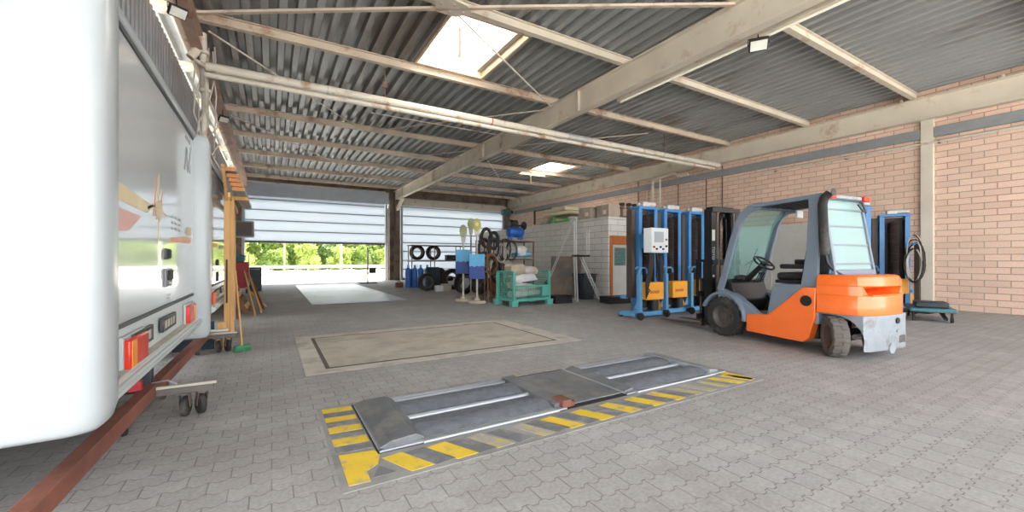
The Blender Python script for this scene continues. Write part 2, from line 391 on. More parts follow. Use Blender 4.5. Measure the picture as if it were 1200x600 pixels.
# ------------------------------------------------------------------ camera, sky, sun
cam = bpy.data.cameras.new('camera'); co = bpy.data.objects.new('camera', cam); C.objects.link(co)
co.location = (0, 0, 1.3); co.rotation_euler = (R(90), 0, R(-30.5))
cam.sensor_width = 36; cam.lens = 478 / 1200 * 36; cam.shift_y = 4 / 1200; cam.clip_end = 400; cam.clip_start = 0.05
sc = bpy.context.scene; sc.camera = co
vs_ = sc.view_settings; vs_.view_transform = 'Standard'; vs_.look = 'None'; vs_.gamma = 1; vs_.use_curve_mapping = False
vs_.exposure = 2.68
w = bpy.data.worlds.new('sky'); sc.world = w; w.use_nodes = True
bg = w.node_tree.nodes['Background']; bg.inputs['Color'].default_value = (0.94, 0.97, 1.0, 1); bg.inputs['Strength'].default_value = 1.0
sun = bpy.data.lights.new('sun', 'SUN'); so = bpy.data.objects.new('sun', sun); C.objects.link(so)
sun.energy = 5.0; sun.angle = R(1.5); sun.color = (1, 0.95, 0.86)
so.rotation_euler = Vector((-0.3, -0.42, -0.86)).to_track_quat('-Z', 'Y').to_euler()
so.location = (20, 40, 60)

# ------------------------------------------------------------------ the hall: floor, walls, roof
XL, XR, YB, ZR = -1.62, 15.0, 26.1, 5.78
o = MB().box(-9, 17, -7, 26.6, -0.2, 0).build('floor', 'paver', smooth=False); struct(o, 'grey zigzag concrete paving of the hall')
o = MB().box(-70, 90, 26.6, 38, -0.25, -0.015).build('ground', 'apron', smooth=False); struct(o, 'pale sunlit yard outside the gates')
o = MB().box(-60, 60, -60, -7, -0.25, -0.015).box(-60, -9, -7, 26.6, -0.25, -0.015).build('ground', 'yard', smooth=False); struct(o, 'unseen pale yard added to bounce light into the hall')  # added out of view, bounces sun and sky up to the ceiling
o = MB().box(-70, 90, 38, 46, -0.25, 0.03).build('verge', 'verge', smooth=False); struct(o, 'grass verge beyond the yard')
o = MB().box(-70, 90, 46, 70, -0.25, 0.0).build('road', 'apron', smooth=False); struct(o, 'pale road in front of the hedge')

o = MB().box(XR, XR + 0.3, -5.2, YB + 0.3, 0, 5.9).build('wall_right', 'brick', smooth=False); struct(o, 'pinkish brick side wall')
# corrugated cladding at the left, its top edge below the eaves so daylight shows over it
def corrugated(along, lo, hi, pitch, depth, top):
    """polyline of a trapezoid sheet from lo to hi"""
    pts = []; n = int(round((hi - lo) / pitch)); p = (hi - lo) / n
    for i in range(n):
        x = lo + i * p
        pts += [(x, 0), (x + p * 0.40, 0), (x + p * 0.5, depth), (x + p * 0.90, depth)]
    pts.append((hi, 0)); return pts
mb = MB(); pl = corrugated('y', -2, 26, 0.2, 0.035, 0)
for (a, da), (b, db) in zip(pl[:-1], pl[1:]):
    zb, zt = (2.1, 5.46)
    mb.add([(XL - 0.1 + da, a, zb), (XL - 0.1 + db, b, zb), (XL - 0.1 + db, b, zt), (XL - 0.1 + da, a, zt)], [(0, 1, 2, 3)])
wl = mb.build('wall_left', 'cladding', smooth=False); struct(wl, 'grey corrugated cladding above the trailers')
o = MB().box(XL - 0.12, XL + 0.02, 10.6, 26.1, 0, 2.1).build('wall_left_base', 'steel_col', smooth=False); struct(o, 'low dark wall behind the timber rack')

# roof sheet: ribs run along the depth of the hall, with two skylight openings
SKY = [(2.95, 4.30, 6.85, 9.0), (11.1, 12.6, 15.2, 18.0)]
pl = corrugated('x', -1.9, 15.4, 0.288, 0.11, 0)
mb = MB(); Y0, Y1 = -5.2, 26.4  # sheet extended unseen behind the camera to keep overhead sky off the near floor
for (a, da), (b, db) in zip(pl[:-1], pl[1:]):
    cuts = [(y0, y1) for (x0, x1, y0, y1) in SKY if a + 0.01 < x1 and b - 0.01 > x0]
    segs = [(Y0, cuts[0][0]), (cuts[0][1], Y1)] if cuts else [(Y0, Y1)]
    for y0, y1 in segs:
        mb.add([(a, y0, ZR + da), (b, y0, ZR + db), (b, y1, ZR + db), (a, y1, ZR + da)], [(0, 1, 2, 3)])
o = mb.build('ceiling', 'roof', smooth=False); struct(o, 'grey corrugated roof sheeting')
for k, (x0, x1, y0, y1) in enumerate(SKY):
    x0 -= 0.12; x1 += 0.12; t = 0.05
    mb = MB(); z0, z1 = ZR - 0.05, ZR + 0.42
    mb.box(x0 - t, x0, y0 - t, y1 + t, z0, z1).box(x1, x1 + t, y0 - t, y1 + t, z0, z1).box(x0, x1, y0 - t, y0, z0, z1).box(x0, x1, y1, y1 + t, z0, z1)
    fr = mb.build('window_%d' % (k + 1), 'wood_frame', bevel=0.005); struct(fr, 'skylight with pale wooden upstand over the %s' % ('nearer half of the hall' if k == 0 else 'far right bay'))
    MB().box(x0, x1, y0, y1, ZR + 0.38, ZR + 0.40).build('pane', 'skylight', fr, smooth=False)

# primary steel
def ibeam(mb, axis, c, a, b, z0, z1, fw, tw=0.02, tf=0.025):
    pr = [(c - fw / 2, z0), (c + fw / 2, z0), (c + fw / 2, z0 + tf), (c + tw / 2, z0 + tf), (c + tw / 2, z1 - tf), (c + fw / 2, z1 - tf),
          (c + fw / 2, z1), (c - fw / 2, z1), (c - fw / 2, z1 - tf), (c - tw / 2, z1 - tf), (c - tw / 2, z0 + tf), (c - fw / 2, z0 + tf)]
    return mb.prism(pr, axis, a, b)
mb = MB(); ibeam(mb, 'y', 6.72, -5.1, 25.9, 5.0, 5.58, 0.2)
g = mb.build('roof_girder', 'cream', smooth=False); struct(g, 'deep cream steel girder down the middle of the hall')
for i in range(5):
    y = 2.6 + i * 5.4
    MB().box(6.63, 6.81, y, y + 0.015, 5.025, 5.555).build('stiffener', 'cream', g)
mb = MB(); mb.bar((6.72, 25.5, 4.35), (6.72, 24.2, 5.0), 0.16, 0.2); mb.build('knee_brace', 'cream', g)
mb = MB(); ibeam(mb, 'y', XR - 0.14, -5.1, 25.9, 4.98, 5.56, 0.24)
g = mb.build('wall_girder', 'cream', smooth=False); struct(g, 'cream steel beam along the top of the brick wall')
for i in range(14):
    MB().cyl((XR - 0.2, 0.6 + i * 1.8, 5.56), (XR - 0.2, 0.6 + i * 1.8, 5.64), 0.03, n=8).build('bolt', 'cream', g)
mb = MB(); ibeam(mb, 'y', -1.18, -5.1, 25.9, 5.15, 5.45, 0.18)
struct(mb.build('eaves_beam', 'rust_pink', smooth=False), 'rusty pink eaves beam above the trailers')
mb = MB(); mb.bar((-1.42, -5.1, 5.66), (-1.42, 25.9, 5.66), 0.14, 0.2)
struct(mb.build('eaves_rail', 'cream_rust', smooth=False), 'rusty cream eaves rail at the roof edge')
PY = [-3.8, -1.2, 1.35, 3.95, 6.5, 9.15, 11.7, 14.2, 16.9, 19.6, 22.4, 25.0]
for i, y in enumerate(PY):
    mb = MB(); ibeam(mb, 'x', y, -1.9, 15.0, 5.58, 5.755, 0.12, 0.014, 0.016)
    struct(mb.build('roof_purlin', 'cream_rust' if y > 9 else 'cream', smooth=False), 'cream steel roof purlin across the hall')
# wind bracing: flat bars and rods between a gusset plate and the girders
def brace(name, p0, p1, wd, m='cream_rust', rod=False):
    mb = MB()
    if rod: mb.cyl(p0, p1, wd, n=8)
    else: mb.bar(p0, p1, wd, wd * 0.6)
    struct(mb.build(name, m, smooth=rod), 'steel wind bracing under the roof')
N1 = (2.6, 6.42, 5.52)
gp = MB().prism([(2.25, 6.3), (2.5, 6.15), (2.8, 6.2), (2.95, 6.35), (2.75, 6.6), (2.4, 6.6)], 'z', 5.50, 5.53).build('gusset_plate', 'cream', smooth=False)
struct(gp, 'cream gusset plate of the roof bracing')
for x, y in ((2.4, 6.35), (2.6, 6.28), (2.8, 6.4), (2.6, 6.5)):
    MB().cyl((x, y, 5.485), (x, y, 5.5), 0.02, n=8).build('bolt', 'rust_pink', gp)
brace('wind_brace', N1, (-1.1, 8.75, 5.52), 0.07)
brace('wind_brace', N1, (6.6, 3.95, 5.52), 0.07)
brace('brace_rod', (2.7, 6.5, 5.52), (6.6, 9.1, 5.50), 0.018, 'cream', True)
brace('brace_rod', (-1.0, 9.3, 5.50), (2.6, 14.0, 5.50), 0.018, 'cream', True)
brace('brace_rod', (2.6, 14.1, 5.50), (6.6, 9.4, 5.50), 0.018, 'cream', True)
brace('brace_rod', (-1.0, 14.4, 5.50), (2.6, 19.5, 5.50), 0.018, 'cream', True)
brace('brace_rod', (6.6, 14.4, 5.50), (2.6, 19.5, 5.50), 0.018, 'cream', True)
brace('brace_rod', (6.9, 14.1, 5.50), (10.8, 19.4, 5.50), 0.018, 'cream', True)
brace('brace_rod', (6.9, 14.0, 5.50), (10.8, 9.4, 5.50), 0.018, 'cream', True)
brace('brace_rod', (2.45, 12.1, 5.5), (6.6, 12.1, 5.5), 0.015, 'cream', True)
for x, y, z in ((3.0, 7.0, 5.05), (10.9, 16.7, 5.0), (2.6, 19.3, 5.1)):
    brace('hanger_bar', (x, y, 5.58), (x, y, z), 0.05, 'cream')

# back wall with the two gates
o = MB().box(XL, XR + 0.3, YB, YB + 0.25, 5.0, 5.9).build('wall_back', 'steel_col', smooth=False); struct(o, 'wall strip above the gates')
for i, (a, b, m) in enumerate(((6.35, 6.95, 'steel_col'), (14.6, 15.3, 'steel_col'), (XL - 0.1, -1.38, 'steel_col'))):
    o = MB().box(a, b, YB - 0.25, YB + 0.2, 0, 5.0).build('gate_pier', m, bevel=0.01); struct(o, 'dark pier beside a gate')
mb = MB(); ibeam(mb, 'z', 0, 0, 5.0, -0.15, 0.15, 0.3)
oc = mb.build('girder_column', 'steel_col', smooth=False); struct(oc, 'brown steel column carrying the middle girder')
oc.location = (6.72, 25.5, 0)
def gate(k, x0, x1, zb, top, lines, hdr):
    root = thing('door_%d' % k, 'white sectional gate, raised half way' if k == 1 else 'white sectional gate, fully closed behind the tyre rack', 'gate', (0, 0, 0))
    del root['category']; root['kind'] = 'structure'
    zs = [zb]
    while zs[-1] + 0.57 < top + 0.75: zs.append(zs[-1] + 0.57)
    for a, b in zip(zs[:-1], zs[1:]):
        MB().box(x0, x1, YB - 0.06, YB - 0.02, a + 0.02, b - 0.02).build('gate_section', 'gate', root)
        MB().box(x0, x1, YB - 0.08, YB - 0.01, b - 0.022, b + 0.022).build('section_rail', 'gate_line', root)
    MB().box(x0, x1, YB - 0.1, YB, zb - 0.1, zb + 0.02).build('bottom_seal', 'gate_dark', root)
    for x in (x0 - 0.13, x1 + 0.02):
        MB().box(x, x + 0.13, YB - 0.16, YB + 0.05, 0, top + 0.25).build('guide_rail', 'grey_panel', root, bevel=0.01)
    MB().box(x0 - 0.15, x1 + 0.15, YB - 0.45, YB - 0.3, top + 0.1, hdr).build('header_panel', 'grey_panel' if k == 1 else 'cream', root, bevel=0.01)
    MB().cyl((x0, YB - 0.3, hdr + 0.02), (x1, YB - 0.3, hdr + 0.02), 0.07, n=12).build('spring_shaft', 'cream', root)
    return root
gate(1, -1.24, 6.1, 2.3, 4.6, 4, 5.42)
gate(2, 7.2, 14.5, 0.1, 4.6, 8, 5.1)

# white tube light and pipe run under the girder
t = thing('tube_light', 'long white tube light under the right edge of the girder', 'lamp', (7.06, 0, 5.03))
MB().box(-0.08, 0.08, 2.0, 7.0, -0.02, 0.07).build('channel', 'cream', t, bevel=0.005)
MB().cyl((0, 2.05, -0.035), (0, 6.95, -0.035), 0.02, n=10).build('tube', 'tube_white', t)
o = MB().tube([(6.86, 1.0, 5.09), (6.86, 4, 5.08), (6.86, 8, 5.09), (6.86, 12.5, 5.08)], 0.025).build('conduit_pipe', 'rust_pink'); tag(o, 'thin rusty conduit clipped under the girder', 'pipe')
o = MB().box(7.05, 7.13, 9.9, 12.0, 5.1, 5.2).build('tube_light', 'cream', bevel=0.01); tag(o, 'short white light casing beyond the heating pipe', 'lamp')

def floodlight(label, loc, rz, tilt, size=1.0):
    t = thing('floodlight', label, 'lamp', loc, rz)
    mb = MB(); mb.X = rot('X', tilt); mb.box(-0.14, 0.14, -0.04, 0.04, -0.1, 0.1); mb.build('housing', 'dark', t, bevel=0.012)
    mb = MB(); mb.X = rot('X', tilt); mb.box(-0.12, 0.12, -0.046, -0.041, -0.08, 0.08); mb.build('lens', 'lamp_glass', t)
    MB().tube([(-0.15, 0, 0), (-0.15, 0.02, 0.12), (0.15, 0.02, 0.12), (0.15, 0, 0)], 0.01, 6).build('bracket', 'dark', t)
    MB().tube([(0, 0.03, 0.12), (0, 0.05, 0.2), (0, 0.06, 0.3)], 0.012, 6).build('arm', 'dark', t)
    t.scale = (size, size, size)
floodlight('black floodlight hanging under the middle girder', (6.95, 3.75, 4.86), -55, 45)
floodlight('black floodlight above the nearest trailer', (-1.12, 7.2, 4.72), 30, 40, 0.75)
floodlight('small floodlight on the eaves above the timber rack', (-1.05, 12.6, 4.85), 30, 40, 0.8)

# long white heating pipe pair across the hall
t = thing('heating_pipe', 'long white double pipe running across the hall under the girder', 'pipe', (0, 9.4, 4.88))
MB().cyl((-1.05, 0, 0), (14.7, 0, 0), 0.085, n=20).build('flue_pipe', 'pipe_white', t)
MB().cyl((-1.05, -0.05, -0.17), (14.3, -0.05, -0.17), 0.05, n=14).build('return_pipe', 'pipe_white', t)
MB().cyl((7.4, 0, 0), (8.3, 0, 0), 0.09, n=20).build('sleeve', 'sleeve', t)
for x in (1.0, 4.9, 6.9, 11.5): MB().lathe([(0.087, x), (0.095, x), (0.095, x + 0.03), (0.087, x + 0.03), (0.087, x)], 20, 'x').build('ring', 'red_ring' if x in (4.9,) else 'sleeve', t)
for x in (2.2, 6.85, 11.6):
    MB().cyl((x, 0, 0.08), (x, 0, 0.72), 0.014, n=8).box(x - 0.05, x + 0.05, -0.03, 0.03, 0.3, 0.42).build('hanger', 'pipe_rust', t)

# services on the brick wall
o = MB().box(XR - 0.095, XR - 0.005, 3.86, 25, 4.5, 4.76).box(XR - 0.095, XR - 0.005, -1.4, 3.59, 4.5, 4.76).build('cable_tray', 'grey', bevel=0.008); tag(o, 'flat grey cable duct high along the brick wall', 'cable duct')
t = thing('wall_pipe', 'thin white pipe on brackets below the cable duct', 'pipe', (XR - 0.1, 0, 4.36))
MB().cyl((0, 1.0, 0), (0, 8.0, 0), 0.03, n=10).build('tube', 'pipe_white', t)
for y in (1.5, 3.5, 5.5, 7.5): MB().box(-0.02, 0.1, y - 0.02, y + 0.02, -0.04, 0.04).build('bracket', 'pipe_rust', t)
t = thing('drain_pipe', 'bent white pipe with two drops on the brick wall', 'pipe', (XR - 0.35, 0, 0))
MB().tube([(0, 12.5, 3.5), (0, 12.5, 4.78), (0, 12.4, 4.85), (0, 11.6, 4.95), (0, 11.3, 4.95), (0, 11.2, 4.8), (0, 11.0, 4.76), (0, 10.7, 4.78)], 0.06, 10).build('main_run', 'pipe_white', t)
MB().cyl((0, 12.1, 3.6), (0, 12.1, 4.86), 0.035, n=10).build('drop', 'sleeve', t)
for i, (y, z0, z1, r, m) in enumerate(((9.42, 2.6, 4.9, 0.022, 'pipe_rust'), (13.1, 2.6, 5.0, 0.03, 'cable_grey'), (13.6, 2.6, 5.0, 0.025, 'pipe_rust'), (10.1, 3.0, 4.7, 0.016, 'hose'), (11.4, 2.9, 4.7, 0.02, 'pipe_rust'))):
    o = MB().cyl((XR - 0.05, y, z0), (XR - 0.05, y, z1), r, n=8).build('conduit', m)
    tag(o, ['thin brown conduit down the brick wall near the pipe end', 'grey conduit left of the bent white pipe', 'rusty conduit furthest left beside the bent white pipe', 'thin black cable on the brick wall right of the white pipe', 'brown conduit behind the blue lifting columns'][i], 'conduit')
o = MB(); ibeam(o, 'z', 3.72, 0, 5.0, XR - 0.02 - 0.06, XR - 0.02, 0.16)
o = MB().box(XR - 0.09, XR, 3.6, 3.85, 0, 5.0).build('wall_pilaster', 'cream', bevel=0.01); struct(o, 'pale steel post against the brick wall')
o = MB().box(XR - 0.09, XR, 20.6, 20.7, 3.6, 4.5).box(XR - 0.09, XR, 22.4, 22.5, 3.6, 4.5).box(XR - 0.09, XR, 20.6, 22.5, 4.45, 4.55).build('window_grille', 'pipe_rust', bevel=0.005)
tag(o, 'brown frame fixed to the far end of the brick wall', 'frame')
t = thing('gate_motor', 'dark gate motor in the far right corner under the roof', 'motor', (14.4, 25.3, 4.7))
MB().box(-0.3, 0.3, -0.2, 0.2, -0.25, 0.15).build('housing', 'teal', t, bevel=0.03)
MB().cyl((0.3, 0, 0), (0.55, 0, 0), 0.1, n=14).build('shaft', 'dark', t)
t = thing('angle_bracket', 'L-shaped rusty pipe bracket on the brick wall above the cartons', 'bracket', (XR - 0.12, 15.5, 3.75))
MB().tube([(0, 0, 0), (0, 1.8, -0.1), (0, 1.9, -0.1)], 0.03, 8).build('rail', 'pipe_rust', t)
MB().tube([(0, 0, 0.3), (0, 0, -0.02)], 0.03, 8).build('hook', 'pipe_rust', t)

# cluster of pipes and hanging cables at the left eaves
t = thing('roof_drain', 'cream drain pipe and valves on the left eaves beam', 'pipe', (-1.12, 9.45, 0))
MB().tube([(0.02, 0, 5.5), (0.02, 0, 5.05), (0.02, 0.1, 4.9), (0.02, 0.3, 4.6), (0.0, 0.35, 3.6), (0, 0.35, 2.75)], 0.06, 12).build('downpipe', 'pipe_white', t)
MB().tube([(-0.12, -0.1, 5.5), (-0.1, -0.1, 4.95), (0.1, -0.05, 4.85)], 0.04, 10).build('elbow', 'cream_rust', t)
MB().lathe([(0.05, 0), (0.1, 0.01), (0.1, 0.07), (0.05, 0.08)], 18, 'z', (0.02, 0, 5.1)).build('flange', 'cream', t)
MB().lathe([(0.05, 0), (0.1, 0.01), (0.1, 0.07), (0.05, 0.08)], 18, 'z', (0.02, 0.33, 4.5)).build('flange', 'cream', t)
MB().cyl((-0.15, -0.15, 4.95), (-0.05, -0.12, 5.12), 0.07, n=12).build('valve', 'cream', t)
for k in range(7):
    dx = -0.12 + 0.05 * k; rn = random.Random(k)
    p = [(-1.12 + dx + rn.uniform(-.02, .02) * j, 9.6 + 0.12 * (k % 3) + 0.03 * math.sin(j * 1.3 + k), 5.35 - j * (0.26 + 0.03 * (k % 2))) for j in range(9)]
    o = MB().tube(p, 0.014, 6).build('hanging_cable', 'cable_grey'); tag(o, 'loose cable hanging down beside the cream drain pipe at the left eaves', 'cable', 'cables at the left eaves')

# heater cabinet on the left wall, near the gate
t = thing('wall_heater', 'grey box-shaped air heater on the left wall near the gate', 'heater', (-1.1, 20.3, 2.55))
MB().box(-0.48, 0.46, -0.35, 0.35, -0.33, 0.33).build('housing', 'grey', t, bevel=0.02)
MB().box(-0.4, 0.4, -0.365, -0.35, -0.27, 0.27).build('front_panel', 'steel_bar', t, bevel=0.005)
for z in (-0.2, 0.2): MB().bar((-0.6, 0.2, z), (-0.48, 0.2, z), 0.06).build('wall_bracket', 'dark', t)

# ------------------------------------------------------------------ floor inlays
o = MB().box(0.33, 4.3, 5.08, 7.7, -0.02, 0.004).build('floor_frame', 'concrete2', smooth=False); struct(o, 'concrete surround of the covered pit')
MB().box(0.55, 3.95, 5.27, 7.44, 0.0, 0.0055).build('groove', 'groove', o, smooth=False)
MB().box(0.6, 3.9, 5.33, 7.38, 0.0, 0.009).build('pit_cover', 'concrete', o, smooth=False)
t = MB().box(1.0, 3.75, 13.0, 22.8, 0.0, 0.012).build('floor_plate', 'white_plate', smooth=False); struct(t, 'large pale steel plate in the floor by the gate')
for i in range(3): MB().box(1.0, 3.75, 15.4 + 2.45 * i, 15.42 + 2.45 * i, 0.012, 0.0135).build('plate_seam', 'grey', t, smooth=False)

# brake tester with worn hazard border
bt = thing('brake_tester', 'steel roller brake tester sunk in the floor with yellow hazard stripes', 'brake tester', (0, 0, 0))
MB().box(0.34, 4.58, 2.42, 3.9, -0.03, 0.004).build('border', 'border', bt, smooth=False)
def stripe(p, m='yellow_worn'): MB().prism(p, 'z', 0.002, 0.0065).build('hazard_stripe', m, bt, smooth=False)
for y0, y1 in ((3.74, 3.86), (3.52, 3.63), (3.29, 3.41), (3.05, 3.17)):
    stripe([(0.37, y0), (0.60, y0 - 0.02), (0.60, y1 - 0.03), (0.37, y1)])
stripe([(0.38, 2.48), (0.5, 2.47), (0.50, 2.6), (0.58, 2.66), (0.62, 2.78), (0.60, 2.86), (0.38, 2.90)])
for x, m, wd in ((0.62, 'yellow_worn', 0.13), (0.92, 'yellow_worn', 0.14), (1.22, 'yellow_faded', 0.12), (1.6, 'yellow_faded', 0.1), (1.86, 'yellow_worn', 0.12), (2.17, 'yellow_worn', 0.13),
                 (2.5, 'yellow_worn', 0.12), (2.8, 'yellow_worn', 0.13), (3.1, 'yellow_worn', 0.11), (3.38, 'yellow_faded', 0.1), (3.6, 'yellow_faded', 0.09), (3.85, 'yellow_faded', 0.08)):
    stripe([(x, 2.72), (x + wd, 2.74), (x + wd + 0.14, 2.47), (x + 0.12, 2.46)], m)
stripe([(4.4, 2.86), (4.5, 2.8), (4.53, 2.5), (4.45, 2.48), (4.38, 2.62)]); stripe([(4.42, 3.0), (4.54, 3.05), (4.55, 2.9), (4.44, 2.88)])
for y0 in (3.64, 3.42, 3.18, 2.93): stripe([(0.37, y0), (0.60, y0 - 0.02), (0.60, y0 + 0.08), (0.37, y0 + 0.1)], 'stripe_grey')
for x in (0.77, 1.07, 1.38, 1.72, 2.02, 2.33, 2.65, 2.95, 3.24): stripe([(x, 2.72), (x + 0.13, 2.74), (x + 0.27, 2.48), (x + 0.13, 2.46)], 'stripe_grey')
stripe([(0.52, 2.5), (0.66, 2.5), (0.58, 2.63)], 'stripe_grey')
stripe([(4.06, 2.74), (4.17, 2.74), (4.33, 2.47), (4.2, 2.47)]); stripe([(4.3, 2.74), (4.4, 2.74), (4.53, 2.48), (4.42, 2.47)])
for x0, x1 in ((0.7, 1.1), (1.9, 2.5), (2.75, 3.5), (3.7, 4.5)): stripe([(x0, 3.86), (x1, 3.86), (x1, 3.885), (x0, 3.885)], 'yellow_faded')
MB().box(0.61, 4.5, 2.79, 3.84, 0.0, 0.009).build('base_frame', 'dark', bt, smooth=False)
MB().box(2.2, 2.92, 2.86, 3.8, 0.005, 0.016).build('middle_cover', 'tester', bt, smooth=False, bevel=0.003)
def roller_unit(x0, x1, left):
    MB().box(x0, x1, 2.79, 2.83, 0, 0.02).box(x0, x1, 3.79, 3.84, 0, 0.02).box(x0, x0 + 0.03, 2.8, 3.82, 0, 0.02).box(x1 - 0.03, x1, 2.8, 3.82, 0, 0.02).build('frame', 'tester_light', bt, smooth=False, bevel=0.003)
    MB().box(x0 + 0.03, x1 - 0.03, 2.85, 2.9, 0, 0.014).build('front_step', 'tester_light', bt, smooth=False)
    a, b = (x0 + 0.3, x1 - 0.1) if left else (x0 + 0.12, x1 - 0.22)
    for y, r in ((3.02, 0.135), (3.52, 0.135)):
        MB().cyl((a, y, -0.31), (b, y, -0.31), 0.36, n=72).build('roller', 'roller', bt)
    MB().box(a, b, 2.9, 3.7, 0.005, 0.012).build('roller_bed', 'roller', bt, smooth=False)
    MB().cyl((a, 3.27, 0.012), (b, 3.27, 0.012), 0.024, n=14).build('sensing_roller', 'tester_light', bt)
    MB().box(a, b, 3.70, 3.75, 0.006, 0.03).build('rear_rail', 'tester_light', bt, bevel=0.004)
    MB().cyl((a, 2.76 + 0.02, 0.018), (b, 2.78, 0.018), 0.012, n=10).build('edge_bar', 'tester_light', bt)
    if left:
        MB().loft([[(0.63, 2.82, 0.015), (0.63, 2.82, 0.03), (0.63, 3.8, 0.03), (0.63, 3.8, 0.015)], [(0.7, 2.82, 0.015), (0.7, 2.82, 0.06), (0.7, 3.8, 0.05), (0.7, 3.8, 0.015)],
                   [(0.88, 2.83, 0.015), (0.88, 2.83, 0.07), (0.88, 3.78, 0.06), (0.88, 3.78, 0.015)], [(0.95, 2.84, 0.01), (0.95, 2.84, 0.03), (0.95, 3.76, 0.03), (0.95, 3.76, 0.01)]]).build('bearing_cover', 'tester', bt, smooth=False, bevel=0.006)
        MB().loft([[(x1 - 0.1, 2.84, 0.01), (x1 - 0.1, 2.84, 0.05), (x1 - 0.1, 3.78, 0.05), (x1 - 0.1, 3.78, 0.01)], [(x1 + 0.04, 2.86, 0.01), (x1 + 0.04, 2.86, 0.065), (x1 + 0.04, 3.78, 0.06), (x1 + 0.04, 3.78, 0.01)]]).build('bearing_cover', 'tester', bt, smooth=False, bevel=0.006)
    else:
        MB().loft([[(x1 - 0.22, 2.84, 0.01), (x1 - 0.22, 2.84, 0.06), (x1 - 0.22, 3.78, 0.06), (x1 - 0.22, 3.78, 0.01)], [(x1 - 0.04, 2.86, 0.01), (x1 - 0.04, 2.86, 0.03), (x1 - 0.04, 3.76, 0.03), (x1 - 0.04, 3.76, 0.01)]]).build('bearing_cover', 'tester_light', bt, smooth=False, bevel=0.006)
        MB().loft([[(x0 + 0.02, 2.84, 0.01), (x0 + 0.02, 2.84, 0.03), (x0 + 0.02, 3.78, 0.03), (x0 + 0.02, 3.78, 0.01)], [(x0 + 0.13, 2.84, 0.01), (x0 + 0.13, 2.84, 0.05), (x0 + 0.13, 3.78, 0.05), (x0 + 0.13, 3.78, 0.01)]]).build('bearing_cover', 'tester', bt, smooth=False, bevel=0.006)
roller_unit(0.62, 2.2, True); roller_unit(2.92, 4.49, False)
MB().box(2.16, 2.26, 2.8, 2.96, 0.012, 0.08).build('rusty_block', 'rust_frame', bt, bevel=0.01)
MB().cyl((2.27, 2.83, 0.02), (2.27, 2.83, 0.06), 0.03, n=12).build('bolt_head', 'rust_frame', bt)

